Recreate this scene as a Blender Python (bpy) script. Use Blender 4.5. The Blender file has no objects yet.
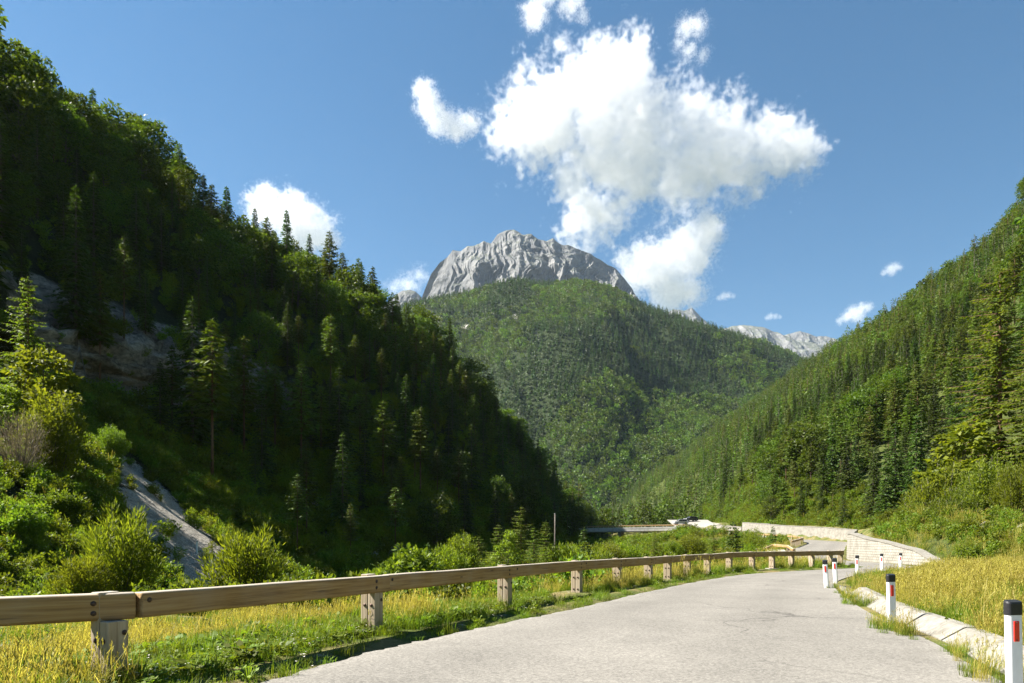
import bpy, bmesh, math, random
import numpy as np
from mathutils import Vector, Matrix, Euler
from mathutils.bvhtree import BVHTree

rng = np.random.default_rng(11)
random.seed(11)
SC = bpy.context.scene
COL = SC.collection
F, HZ, EYE = 683.0, 543.0, 1.35          # focal length in pixels, horizon row, eye height
R = math.radians
SUN_AZ, SUN_EL = -84.0, 47.0
SKY, SUN, EXPO = 0.0335, 5.0, 1.95
CLOUDS, CRES, CLOUD_DENS = True, 340, 0.004
HAZE, VB, VSTEP = 0.000022, 20, 1.0
DENOISE = True


def P(px, py, d):                           # photo pixel + depth -> world
    return np.array([(px - 512) / F * d, d, EYE - (py - HZ) / F * d])


# ------------------------------------------------------------------ noise
def _hash(ix, iy, iz, seed):
    h = (ix.astype(np.int64) * 374761393 + iy.astype(np.int64) * 668265263 + iz.astype(np.int64) * 2147483647 + seed * 1274126177) & 0xFFFFFFFF
    h = ((h ^ (h >> 13)) * 1274126177) & 0xFFFFFFFF
    h = (h ^ (h >> 16)) & 0xFFFFFFFF
    return h / 4294967295.0


def vnoise(x, y, z, seed=0):
    x, y, z = np.broadcast_arrays(np.asarray(x, float), np.asarray(y, float), np.asarray(z, float))
    ix, iy, iz = np.floor(x), np.floor(y), np.floor(z)
    fx, fy, fz = x - ix, y - iy, z - iz
    fx, fy, fz = [f * f * f * (f * (f * 6 - 15) + 10) for f in (fx, fy, fz)]
    r = 0
    for a in (0, 1):
        for b in (0, 1):
            for c in (0, 1):
                w = (fx if a else 1 - fx) * (fy if b else 1 - fy) * (fz if c else 1 - fz)
                r = r + w * _hash(ix + a, iy + b, iz + c, seed)
    return r * 2 - 1


def fbm(x, y, z=0.0, oct=4, seed=0, gain=0.5):
    r, a, f = 0, 1.0, 1.0
    for o in range(oct):
        r = r + a * vnoise(x * f, y * f, np.asarray(z) * f, seed + o)
        a *= gain
        f *= 2.03
    return r


def ridged(x, y, z=0.0, oct=4, seed=0):
    r, a, f = 0, 1.0, 1.0
    for o in range(oct):
        r = r + a * (1 - 2 * np.abs(vnoise(x * f, y * f, np.asarray(z) * f, seed + o)))
        a *= 0.5
        f *= 2.07
    return r


def sstep(a, b, x):
    t = np.clip((np.asarray(x, float) - a) / (b - a), 0, 1)
    return t * t * (3 - 2 * t)


def catmull(pts, n):                        # resample a polyline as a smooth curve with n points
    p = np.asarray(pts, float)
    q = np.vstack([2 * p[0] - p[1], p, 2 * p[-1] - p[-2]])
    d = np.linalg.norm(np.diff(p[:, :min(3, p.shape[1])], axis=0), axis=1)
    out = []
    cum = np.concatenate([[0], np.cumsum(d)])
    for s in np.linspace(0, cum[-1], n):
        i = min(max(np.searchsorted(cum, s, 'right') - 1, 0), len(d) - 1)
        t = (s - cum[i]) / max(d[i], 1e-9)
        a, b, c, e = q[i], q[i + 1], q[i + 2], q[i + 3]
        out.append(0.5 * ((2 * b) + (c - a) * t + (2 * a - 5 * b + 4 * c - e) * t * t + (3 * b - a - 3 * c + e) * t ** 3))
    return np.array(out)


# ------------------------------------------------------------------ mesh helpers
class Geo:
    """collects quads; build() links them as ONE mesh object"""
    def __init__(self):
        self.v, self.q, self.m, self.s, self.n = [], [], [], [], 0

    def add(self, verts, quads, mat=0, smooth=False):
        verts, quads = np.asarray(verts, float).reshape(-1, 3), np.asarray(quads, int).reshape(-1, 4)
        self.v.append(verts)
        self.q.append(quads + self.n)
        self.m.append(np.full(len(quads), mat))
        self.s.append(np.full(len(quads), smooth))
        self.n += len(verts)

    def cards(self, V4, mat=0):
        V4 = np.asarray(V4, float)
        n = len(V4)
        self.add(V4.reshape(-1, 3), np.arange(n * 4).reshape(n, 4), mat)

    def leaves(self, c, axis, side, length, width, mat=0):
        """diamond leaves: base c, long axis, side vector"""
        c, axis, side = [np.asarray(a, float) for a in (c, axis, side)]
        l = np.asarray(length, float).reshape(-1, 1)
        w = np.asarray(width, float).reshape(-1, 1)
        mid = c + axis * l * 0.45
        self.cards(np.stack([c, mid + side * w * 0.5, c + axis * l, mid - side * w * 0.5], 1), mat)

    def grid(self, G, mat=0, smooth=True, closed=False):
        a, b = G.shape[:2]
        i = np.arange(a * b).reshape(a, b)
        if closed:
            i = np.concatenate([i, i[:, :1]], 1)
        q = np.stack([i[:-1, :-1], i[:-1, 1:], i[1:, 1:], i[1:, :-1]], -1).reshape(-1, 4)
        self.add(G.reshape(-1, 3), q, mat, smooth)

    def tube(self, pts, rad, sides=6, mat=0, cap=True):
        p = np.asarray(pts, float)
        m = len(p)
        rad = np.broadcast_to(np.asarray(rad, float), (m,))
        t = np.gradient(p, axis=0)
        t /= np.linalg.norm(t, axis=1, keepdims=True) + 1e-9
        ref = np.where(np.abs(t[:, 2:3]) > 0.9, np.array([[1.0, 0, 0]]), np.array([[0, 0, 1.0]]))
        u = np.cross(t, ref)
        u /= np.linalg.norm(u, axis=1, keepdims=True) + 1e-9
        w = np.cross(t, u)
        a = np.linspace(0, 2 * np.pi, sides, endpoint=False)
        G = p[:, None] + rad[:, None, None] * (u[:, None] * np.cos(a)[None, :, None] + w[:, None] * np.sin(a)[None, :, None])
        if cap:
            G = np.concatenate([np.repeat(p[:1, None], sides, 1), G, np.repeat(p[-1:, None], sides, 1)], 0)
        self.grid(G, mat, True, True)

    def sweep(self, pts, prof, mat=0, smooth=False, cap=True):
        """sweep a closed profile [(side, up)] along a path lying roughly in the ground plane"""
        p = np.asarray(pts, float)
        t = np.gradient(p, axis=0)
        t[:, 2] = 0
        t /= np.linalg.norm(t, axis=1, keepdims=True) + 1e-9
        s = np.stack([t[:, 1], -t[:, 0], 0 * t[:, 0]], 1)       # to the right of travel
        up = np.array([0, 0, 1.0])
        prof = np.asarray(prof, float)
        if prof.ndim == 2:
            prof = np.broadcast_to(prof, (len(p),) + prof.shape)
        G = p[:, None] + s[:, None] * prof[:, :, 0:1] + up * prof[:, :, 1:2]
        self.grid(G, mat, smooth, True)
        if cap:
            for row in (G[0], G[-1]):
                c = np.repeat(row.mean(0)[None], len(row), 0)
                self.grid(np.stack([row, c]), mat, False, True)

    def box(self, c, size, rz=0.0, mat=0, bev=0.0, tilt=None):
        bm = bmesh.new()
        bmesh.ops.create_cube(bm, size=1.0)
        bmesh.ops.scale(bm, vec=size, verts=bm.verts)
        if bev:
            bmesh.ops.bevel(bm, geom=bm.edges[:] , offset=bev, segments=2, affect='EDGES', profile=0.6)
        M = Matrix.Translation(Vector(c)) @ Matrix.Rotation(rz, 4, 'Z')
        if tilt:
            M = M @ Euler(tilt).to_matrix().to_4x4()
        bm.transform(M)
        self.from_bm(bm, mat)

    def from_bm(self, bm, mat=0, smooth=False):
        bm.verts.index_update()
        v = np.array([x.co[:] for x in bm.verts])
        q = []
        for f in bm.faces:
            i = [x.index for x in f.verts]
            if len(i) == 4:
                q.append(i)
            elif len(i) == 3:
                q.append(i + [i[2]])
            else:
                for k in range(1, len(i) - 1):
                    q.append([i[0], i[k], i[k + 1], i[k + 1]])
        bm.free()
        self.add(v, q, mat, smooth)

    def mesh(self, name, mats):
        me = bpy.data.meshes.new(name)
        v = np.concatenate(self.v)
        q = np.concatenate(self.q)
        m = np.concatenate(self.m)
        s = np.concatenate(self.s)
        # quads and degenerate quads (triangles)
        tri = q[:, 2] == q[:, 3]
        coll = (q[:, 0] == q[:, 1])
        n = np.where(tri, 3, 4)
        st = np.concatenate([[0], np.cumsum(n)[:-1]])
        mask = np.ones((len(q), 4), bool)
        mask[tri, 3] = False
        me.vertices.add(len(v))
        me.vertices.foreach_set('co', v.astype(np.float32).ravel())
        me.loops.add(int(n.sum()))
        me.loops.foreach_set('vertex_index', q[mask].astype(np.int32))
        me.polygons.add(len(q))
        me.polygons.foreach_set('loop_start', st.astype(np.int32))
        me.polygons.foreach_set('loop_total', n.astype(np.int32))
        me.polygons.foreach_set('material_index', m.astype(np.int32))
        me.polygons.foreach_set('use_smooth', s.astype(bool))
        for x in (mats if isinstance(mats, (list, tuple)) else [mats]):
            me.materials.append(x)
        me.update(calc_edges=True)
        return me

    def build(self, name, mats, parent=None, loc=None, rz=0.0):
        o = bpy.data.objects.new(name, self.mesh(name, mats))
        COL.objects.link(o)
        o.parent = parent
        if loc is not None:
            o.location = loc
            o.rotation_euler = (0, 0, rz)
        return o


def tag(o, label=None, cat=None, group=None, kind=None):
    if label:
        o['label'] = label
    if cat:
        o['category'] = cat
    if group:
        o['group'] = group
    if kind:
        o['kind'] = kind
    return o


def empty(name, loc, rz=0.0):
    o = bpy.data.objects.new(name, None)
    COL.objects.link(o)
    o.location = loc
    o.rotation_euler = (0, 0, rz)
    o.empty_display_size = 0.3
    return o


def nrm(a):
    return a / (np.linalg.norm(a, axis=-1, keepdims=True) + 1e-9)


# ------------------------------------------------------------------ materials
class NT:
    def __init__(self, name):
        self.m = bpy.data.materials.new(name)
        self.m.use_nodes = True
        self.t = self.m.node_tree
        self.t.nodes.clear()
        self.out = self.n('ShaderNodeOutputMaterial')

    def n(self, typ, ins=None, **props):
        x = self.t.nodes.new(typ)
        for k, v in props.items():
            setattr(x, k, v)
        for k, v in (ins or {}).items():
            self.set(x, k, v)
        return x

    def set(self, x, k, v):
        s = x.inputs[k]
        if isinstance(v, bpy.types.NodeSocket):
            self.t.links.new(v, s)
        elif isinstance(v, bpy.types.Node):
            self.t.links.new(v.outputs[0], s)
        else:
            if s.type == 'RGBA' and not hasattr(v, '__len__'):
                v = (v, v, v, 1)
            if s.type == 'RGBA' and len(v) == 3:
                v = tuple(v) + (1,)
            s.default_value = v

    def noise(self, scale, detail=4, rough=0.55, vec=None, dim='3D', dist=0.0):
        x = self.n('ShaderNodeTexNoise', {'Scale': scale, 'Detail': detail, 'Roughness': rough, 'Distortion': dist}, noise_dimensions=dim)
        if vec is not None:
            self.set(x, 'Vector', vec)
        return x.outputs['Fac']

    def math(self, op, a, b=0.0, c=0.0, clamp=False):
        x = self.n('ShaderNodeMath', operation=op, use_clamp=clamp)
        for i, v in enumerate((a, b, c)):
            self.set(x, i, v)
        return x.outputs[0]

    def ramp(self, fac, stops):
        x = self.n('ShaderNodeValToRGB', {'Fac': fac})
        e = x.color_ramp.elements
        while len(e) > 1:
            e.remove(e[-1])
        for i, (p, c) in enumerate(stops):
            k = e[0] if i == 0 else e.new(p)
            k.position = p
            c = (c, c, c) if not hasattr(c, '__len__') else c
            k.color = tuple(c[:3]) + (1,)
        return x.outputs['Color']

    def mix(self, fac, a, b, blend='MIX'):
        x = self.n('ShaderNodeMix', data_type='RGBA', blend_type=blend)
        for i, v in ((0, fac), (6, a), (7, b)):
            self.set(x, i, v)
        return x.outputs[2]

    def coords(self, what='Object'):
        return self.n('ShaderNodeTexCoord').outputs[what]

    def pos(self):
        return self.n('ShaderNodeNewGeometry').outputs['Position']

    def bump(self, h, strength=0.5, dist=0.05, normal=None):
        x = self.n('ShaderNodeBump', {'Height': h, 'Strength': strength, 'Distance': dist})
        if normal is not None:
            self.set(x, 'Normal', normal)
        return x.outputs[0]

    def pbr(self, color, rough=0.8, normal=None, spec=0.3, metal=0.0):
        x = self.n('ShaderNodeBsdfPrincipled', {'Base Color': color, 'Roughness': rough, 'Specular IOR Level': spec, 'Metallic': metal})
        if normal is not None:
            self.set(x, 'Normal', normal)
        self.t.links.new(x.outputs[0], self.out.inputs['Surface'])
        return self.m


def scale_vec(T, v, s):
    x = T.n('ShaderNodeMapping', {'Vector': v, 'Scale': s})
    return x.outputs[0]


def leaf_mat(name, dark, light, trans=0.4, tcol=None, var=0.35, hue=0.02):
    """leaf: each leaf and each tree its own tone; half lets the sun through"""
    T = NT(name)
    isl = T.n('ShaderNodeNewGeometry').outputs['Random Per Island']
    orand = T.n('ShaderNodeObjectInfo').outputs['Random']
    c = T.mix(isl, dark, light)
    h = T.math('MULTIPLY_ADD', orand, hue * 2, 0.5 - hue)
    v = T.math('MULTIPLY_ADD', orand, var * 2, 1 - var)
    hs = T.n('ShaderNodeHueSaturation', {'Color': c, 'Hue': h, 'Value': v})
    c = hs.outputs[0]
    b = T.n('ShaderNodeBsdfPrincipled', {'Base Color': c, 'Roughness': 0.55, 'Specular IOR Level': 0.25})
    tc = T.mix(1.0, c, tcol or (1.0, 0.95, 0.45), 'MULTIPLY')
    tc = T.n('ShaderNodeHueSaturation', {'Color': tc, 'Value': 1.5}).outputs[0]
    tr = T.n('ShaderNodeBsdfTranslucent', {'Color': tc})
    mx = T.n('ShaderNodeMixShader', {0: trans, 1: b.outputs[0], 2: tr.outputs[0]})
    T.t.links.new(mx.outputs[0], T.out.inputs['Surface'])
    return T.m


def bark_mat(name, a, b):
    T = NT(name)
    v = scale_vec(T, T.coords('Object'), (6, 6, 1.2))
    f = T.noise(2.5, 6, 0.65, v)
    return T.pbr(T.ramp(f, [(0.3, a), (0.7, b)]), 0.9, T.bump(f, 0.8, 0.05), 0.15)


def wood_mat(name, a, b, c):
    T = NT(name)
    v = scale_vec(T, T.coords('Object'), (1, 1, 1))
    at = T.n('ShaderNodeAttribute', attribute_name='grain').outputs['Vector']
    vg = scale_vec(T, at, (0.9, 26, 26))
    g = T.noise(1.0, 6, 0.6, vg, dist=0.4)
    blot = T.noise(2.2, 3, 0.5, v)
    col = T.ramp(g, [(0.25, a), (0.5, b), (0.72, c)])
    grey = T.ramp(blot, [(0.42, 0.0), (0.72, 1.0)])
    col = T.mix(T.math('MULTIPLY', grey, 0.25), col, (0.36, 0.30, 0.22))
    knot = T.n('ShaderNodeTexVoronoi', {'Vector': scale_vec(T, at, (1.6, 7, 7)), 'Scale': 1.0}).outputs['Distance']
    kf = T.ramp(knot, [(0.05, 1.0), (0.11, 0.0)])
    col = T.mix(T.math('MULTIPLY', kf, 0.7), col, (0.07, 0.04, 0.02))
    ck = scale_vec(T, at, (0.5, 40, 40))
    cr = T.ramp(T.noise(1.3, 3, 0.5, ck, dist=0.8), [(0.33, 1.0), (0.37, 0.0)])
    col = T.mix(T.math('MULTIPLY', cr, 0.55), col, (0.06, 0.04, 0.025))
    nz = T.n('ShaderNodeSeparateXYZ', {0: T.n('ShaderNodeNewGeometry').outputs['True Normal']}).outputs[2]
    upw = T.math('MULTIPLY', T.ramp(T.math('ADD', nz, T.math('MULTIPLY', blot, 0.4)), [(0.8, 0.0), (1.0, 1.0)]), 0.75)
    col = T.mix(upw, col, T.ramp(g, [(0.3, (0.24, 0.22, 0.19)), (0.7, (0.46, 0.44, 0.39))]))       # upward faces paler and greyer
    return T.pbr(col, 0.75, T.bump(T.math('SUBTRACT', g, cr), 0.6, 0.01), 0.25)


def simple_mat(name, col, rough=0.6, nscale=20, var=0.12, bump=0.2, spec=0.3, metal=0.0):
    T = NT(name)
    f = T.noise(nscale, 5, 0.6, T.coords('Object'))
    c0 = tuple(x * (1 - var) for x in col)
    c1 = tuple(min(1, x * (1 + var)) for x in col)
    return T.pbr(T.ramp(f, [(0.3, c0), (0.7, c1)]), rough, T.bump(f, bump, 0.01), spec, metal)


M = {}
M['beech'] = leaf_mat('beech_leaf', (0.032, 0.062, 0.006), (0.095, 0.140, 0.012), 0.36, None, 0.32, 0.02)
M['spruce'] = leaf_mat('spruce_needles', (0.028, 0.054, 0.006), (0.074, 0.112, 0.012), 0.24, (0.9, 1.0, 0.4), 0.4, 0.02)
M['pine'] = leaf_mat('pine_needles', (0.046, 0.080, 0.008), (0.112, 0.155, 0.016), 0.25, (1.0, 0.95, 0.45), 0.3, 0.02)
M['larch'] = leaf_mat('larch_needles', (0.070, 0.115, 0.010), (0.14, 0.19, 0.018), 0.45, None, 0.2, 0.015)
M['willow'] = leaf_mat('willow_leaf', (0.085, 0.130, 0.010), (0.18, 0.225, 0.020), 0.48, None, 0.2, 0.02)
M['shrub'] = leaf_mat('shrub_leaf', (0.065, 0.108, 0.009), (0.15, 0.20, 0.018), 0.45, None, 0.35, 0.025)
M['farleaf'] = leaf_mat('distant_leaf', (0.040, 0.078, 0.008), (0.092, 0.140, 0.012), 0.30, None, 0.4, 0.02)
M['farneedle'] = leaf_mat('distant_needles', (0.024, 0.052, 0.009), (0.052, 0.088, 0.013), 0.18, None, 0.35, 0.02)
M['drytwig'] = leaf_mat('dry_twig', (0.16, 0.12, 0.07), (0.34, 0.27, 0.17), 0.1, (1, 1, 1), 0.1, 0.0)
M['grass'] = leaf_mat('grass_blade', (0.080, 0.135, 0.010), (0.185, 0.245, 0.020), 0.42, None, 0.25, 0.02)
M['straw'] = leaf_mat('dry_grass', (0.25, 0.215, 0.038), (0.43, 0.38, 0.09), 0.4, (1, 0.97, 0.6), 0.2, 0.01)
M['flower'] = leaf_mat('petals', (0.7, 0.68, 0.6), (0.8, 0.78, 0.7), 0.3, (1, 1, 1), 0.05, 0.0)
M['yflower'] = leaf_mat('yellow_petals', (0.65, 0.5, 0.04), (0.75, 0.6, 0.06), 0.3, (1, 1, 0.6), 0.05, 0.0)
M['bark'] = bark_mat('grey_bark', (0.05, 0.042, 0.035), (0.17, 0.15, 0.125))
M['pinebark'] = bark_mat('reddish_bark', (0.06, 0.036, 0.024), (0.2, 0.12, 0.075))
M['timber'] = wood_mat('weathered_timber', (0.15, 0.080, 0.028), (0.30, 0.185, 0.070), (0.41, 0.285, 0.130))
M['postwood'] = wood_mat('pale_timber', (0.23, 0.17, 0.105), (0.36, 0.29, 0.20), (0.46, 0.385, 0.285))
M['steel'] = simple_mat('galvanised_steel', (0.28, 0.28, 0.28), 0.45, 30, 0.2, 0.1, 0.5, 0.7)
M['rust'] = simple_mat('rusty_bolt', (0.09, 0.06, 0.045), 0.6, 60, 0.4, 0.2, 0.4, 0.5)
def plastic_mat():
    T = NT('white_plastic')
    p = T.coords('Object')
    n = T.noise(6, 6, 0.7, scale_vec(T, p, (1, 1, 0.35)))
    z = T.n('ShaderNodeSeparateXYZ', {0: p}).outputs[2]
    d = T.ramp(T.math('ADD', T.math('MULTIPLY', z, -1.4), n), [(0.28, 0.0), (0.75, 0.65)])           # road dirt splashed up from the ground
    c = T.mix(d, T.ramp(n, [(0.35, (0.68, 0.68, 0.66)), (0.6, (0.78, 0.78, 0.77))]), (0.34, 0.31, 0.25))
    return T.pbr(c, 0.5, T.bump(n, 0.05, 0.01), 0.4)


M['white'] = plastic_mat()
M['black'] = simple_mat('black_plastic', (0.018, 0.018, 0.02), 0.4, 14, 0.3, 0.05, 0.4)
M['red'] = simple_mat('red_reflector', (0.62, 0.03, 0.02), 0.25, 60, 0.12, 0.15, 0.6)
# ------------------------------------------------------------------ ground-type materials
def rock_nodes(T, vec, s=1.0, base=(0.20, 0.19, 0.175)):
    big = T.noise(0.35 * s, 8, 0.62, vec)
    strat = T.noise(1.0 * s, 7, 0.65, scale_vec(T, vec, (0.5, 0.5, 1.9)), dist=1.2)
    crack = T.ramp(strat, [(0.36, 0.2), (0.44, 0.75), (0.6, 1.0)])
    c = T.ramp(big, [(0.3, tuple(x * 0.5 for x in base)), (0.52, base), (0.72, tuple(min(1, x * 1.65) for x in base))])
    fine = T.noise(2.4 * s, 7, 0.7, vec, dist=0.7)
    c = T.mix(0.65, c, crack, 'MULTIPLY')
    c = T.mix(0.8, c, T.ramp(fine, [(0.34, 0.35), (0.5, 1.0), (0.66, 1.5)]), 'MULTIPLY')
    return c, big, crack


def ground_material():
    """valley floor: soil, moss and short turf, straw patches, some grit"""
    T = NT('meadow_ground')
    p = T.pos()
    n1, n2, n3 = T.noise(0.45, 5, 0.6, p), T.noise(3.0, 6, 0.65, p), T.noise(14.0, 4, 0.6, p)
    green = T.ramp(n2, [(0.3, (0.035, 0.05, 0.012)), (0.7, (0.10, 0.125, 0.028))])
    straw = T.ramp(n3, [(0.3, (0.12, 0.095, 0.04)), (0.7, (0.27, 0.215, 0.10))])
    c = T.mix(T.ramp(n1, [(0.42, 0.0), (0.62, 0.85)]), green, straw)
    grit = T.ramp(T.noise(1.7, 5, 0.7, p), [(0.63, 0.0), (0.7, 1.0)])
    c = T.mix(grit, c, T.ramp(n3, [(0.3, (0.22, 0.20, 0.17)), (0.7, (0.42, 0.40, 0.36))]))
    return T.pbr(c, 0.95, T.bump(n3, 0.8, 0.06, T.bump(n2, 0.6, 0.2)), 0.1)


def hillside_material(name, soil0, soil1, rock):
    """forest soil and herbs; bare rock where the mask says rock, grey scree where it says scree"""
    T = NT(name)
    p = T.pos()
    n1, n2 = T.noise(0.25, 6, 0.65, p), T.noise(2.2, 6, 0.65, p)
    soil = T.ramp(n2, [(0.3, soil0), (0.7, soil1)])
    rc, big, crack = rock_nodes(T, p, 0.9, rock)
    at = T.n('ShaderNodeAttribute', attribute_name='mask')
    sp = T.n('ShaderNodeSeparateColor', {'Color': at.outputs['Color']})
    rk = T.ramp(T.math('ADD', sp.outputs[0], T.math('MULTIPLY_ADD', n1, 0.9, -0.45)), [(0.42, 0.0), (0.58, 1.0)])
    sc = T.ramp(T.math('ADD', sp.outputs[1], T.math('MULTIPLY_ADD', T.noise(1.1, 7, 0.75, p), 2.2, -1.1)), [(0.40, 0.0), (0.55, 1.0)])
    scree = T.ramp(T.noise(7.0, 5, 0.75, p), [(0.3, (0.15, 0.135, 0.11)), (0.5, (0.36, 0.33, 0.28)), (0.7, (0.58, 0.54, 0.47))])
    c = T.mix(rk, soil, rc)
    c = T.mix(sc, c, scree)
    nb = T.bump(T.math('MULTIPLY', big, crack), 0.9, 0.8)
    return T.pbr(c, 0.95, T.bump(T.noise(5.0, 6, 0.7, p), 0.7, 0.25, nb), 0.12)


def asphalt_material():
    T = NT('worn_asphalt')
    p = T.pos()
    fine = T.noise(75.0, 4, 0.75, p)
    agg = T.n('ShaderNodeTexVoronoi', {'Vector': p, 'Scale': 42.0}).outputs['Color']
    ag = T.n('ShaderNodeSeparateColor', {'Color': agg}).outputs[0]
    patch, big = T.noise(0.7, 5, 0.6, p), T.noise(0.16, 3, 0.5, p)
    c = T.ramp(fine, [(0.25, (0.105, 0.098, 0.085)), (0.5, (0.172, 0.162, 0.143)), (0.75, (0.27, 0.256, 0.228))])
    stones = T.ramp(ag, [(0.0, 0.55), (0.5, 1.0), (1.0, 1.5)])
    c = T.mix(0.55, c, stones, 'MULTIPLY')
    c = T.mix(0.8, c, T.ramp(patch, [(0.25, 0.78), (0.55, 1.0), (0.8, 1.12)]), 'MULTIPLY')
    c = T.mix(0.8, c, T.ramp(big, [(0.3, 0.85), (0.7, 1.1)]), 'MULTIPLY')
    u = T.n('ShaderNodeAttribute', attribute_name='across').outputs['Fac']
    # polished wheel tracks and a dusty margin that belong to the surface
    w = T.ramp(u, [(0.0, 1.18), (0.05, 1.02), (0.2, 0.91), (0.33, 1.0), (0.5, 1.05), (0.68, 0.91), (0.82, 1.0), (0.95, 1.05), (1.0, 1.2)])
    c = T.mix(1.0, c, w, 'MULTIPLY')
    wob = T.n('ShaderNodeVectorMath', {0: p, 1: T.n('ShaderNodeVectorMath', {0: T.n('ShaderNodeTexNoise', {'Vector': p, 'Scale': 1.3, 'Detail': 4}).outputs['Color'], 'Scale': 0.9}, operation='SCALE').outputs[0]}, operation='ADD').outputs[0]
    vr = T.n('ShaderNodeTexVoronoi', {'Vector': wob, 'Scale': 0.22}, feature='DISTANCE_TO_EDGE').outputs['Distance']
    crk = T.math('MULTIPLY', T.ramp(vr, [(0.0, 1.0), (0.006, 0.0)]), T.ramp(T.noise(0.3, 2, 0.5, p), [(0.46, 0.0), (0.56, 0.85)]))
    c = T.mix(crk, c, (0.06, 0.055, 0.05))
    h = T.math('ADD', T.math('MULTIPLY', fine, 0.5), T.math('MULTIPLY', ag, 0.5))
    return T.pbr(c, 0.85, T.bump(h, 0.55, 0.012), 0.25)


def concrete_material(name, lo, hi):
    T = NT(name)
    p = T.pos()
    f, g = T.noise(9.0, 7, 0.7, p), T.noise(1.2, 5, 0.65, p)
    c = T.ramp(f, [(0.28, lo), (0.72, hi)])
    c = T.mix(0.7, c, T.ramp(g, [(0.3, (0.62, 0.6, 0.55)), (0.55, (1, 1, 1))]), 'MULTIPLY')
    return T.pbr(c, 0.9, T.bump(f, 0.5, 0.015), 0.2)


def wallstone_material():
    """rough squared limestone blocks laid in mortar"""
    T = NT('squared_limestone')
    p = T.n('ShaderNodeAttribute', attribute_name='grain').outputs['Vector']
    br = T.n('ShaderNodeTexBrick', {'Vector': p, 'Scale': 1.0, 'Mortar Size': 0.025, 'Mortar Smooth': 0.3, 'Brick Width': 0.36, 'Row Height': 0.18,
                                   'Color1': (0.30, 0.285, 0.25, 1), 'Color2': (0.26, 0.247, 0.218, 1), 'Mortar': (0.205, 0.195, 0.17, 1), 'Bias': -0.1}, offset=0.45)
    n = T.noise(1.3, 6, 0.7, p)
    c = T.mix(0.75, br.outputs['Color'], T.ramp(n, [(0.3, (0.55, 0.53, 0.48)), (0.6, (1.1, 1.1, 1.08))]), 'MULTIPLY')
    h = T.math('ADD', T.math('MULTIPLY', br.outputs['Fac'], -0.6), T.math('MULTIPLY', T.noise(8.0, 5, 0.7, p), 0.5))
    return T.pbr(c, 0.92, T.bump(h, 0.9, 0.06), 0.15)


def limestone_material():
    """bare limestone wall of the big mountain: grey with pale streaks running down, ledges across"""
    T = NT('mountain_limestone')
    p = T.pos()
    v1 = scale_vec(T, p, (0.012, 0.012, 0.0028))
    v2 = scale_vec(T, p, (0.004, 0.004, 0.022))
    a, b, c = T.noise(1.0, 8, 0.62, v1, dist=0.6), T.noise(1.0, 6, 0.6, v2, dist=0.5), T.noise(0.01, 8, 0.65, p)
    col = T.ramp(a, [(0.25, (0.080, 0.084, 0.090)), (0.48, (0.145, 0.148, 0.151)), (0.7, (0.225, 0.224, 0.219))])
    col = T.mix(0.5, col, T.ramp(b, [(0.3, 0.6), (0.6, 1.15)]), 'MULTIPLY')
    col = T.mix(0.45, col, T.ramp(c, [(0.32, (0.55, 0.53, 0.5)), (0.6, (1.1, 1.08, 1.04))]), 'MULTIPLY')
    geo = T.n('ShaderNodeNewGeometry').outputs['Normal']
    nz = T.n('ShaderNodeSeparateXYZ', {0: geo}).outputs[2]
    veg = T.ramp(T.math('ADD', nz, T.math('MULTIPLY', c, 0.5)), [(0.98, 0.0), (1.1, 0.5)])
    col = T.mix(veg, col, (0.07, 0.085, 0.04))
    h = T.math('ADD', a, T.math('MULTIPLY', c, 0.8))
    return T.pbr(col, 0.95, T.bump(h, 1.0, 30.0), 0.1)


M['ground'] = ground_material()
M['hillL'] = hillside_material('shaded_forest_soil', (0.018, 0.022, 0.009), (0.055, 0.06, 0.022), (0.27, 0.245, 0.205))  # forest soil with the slope's shade put into its darker colour
M['hillR'] = hillside_material('sunlit_grassy_soil', (0.035, 0.052, 0.012), (0.095, 0.112, 0.028), (0.36, 0.34, 0.30))  # grassy soil, the lighter copy coloured for the sunlit slope
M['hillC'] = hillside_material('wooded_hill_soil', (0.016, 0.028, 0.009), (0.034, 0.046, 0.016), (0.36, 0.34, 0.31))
M['asphalt'] = asphalt_material()
M['concrete'] = concrete_material('kerb_concrete', (0.13, 0.123, 0.105), (0.285, 0.272, 0.24))
M['greyconc'] = concrete_material('grey_concrete', (0.20, 0.195, 0.18), (0.36, 0.35, 0.33))
M['palecon'] = concrete_material('pale_concrete', (0.38, 0.37, 0.34), (0.60, 0.585, 0.55))
M['gravel'] = concrete_material('pale_gravel', (0.20, 0.19, 0.165), (0.36, 0.345, 0.31))
M['wall'] = wallstone_material()
M['limestone'] = limestone_material()


def boulder_mat():
    T = NT('grey_boulder')
    p = T.coords('Object')
    c, big, crack = rock_nodes(T, p, 3.0, (0.20, 0.19, 0.17))
    return T.pbr(c, 0.9, T.bump(T.noise(9, 6, 0.7, p), 0.6, 0.05), 0.15)


M['boulder'] = boulder_mat()

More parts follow.
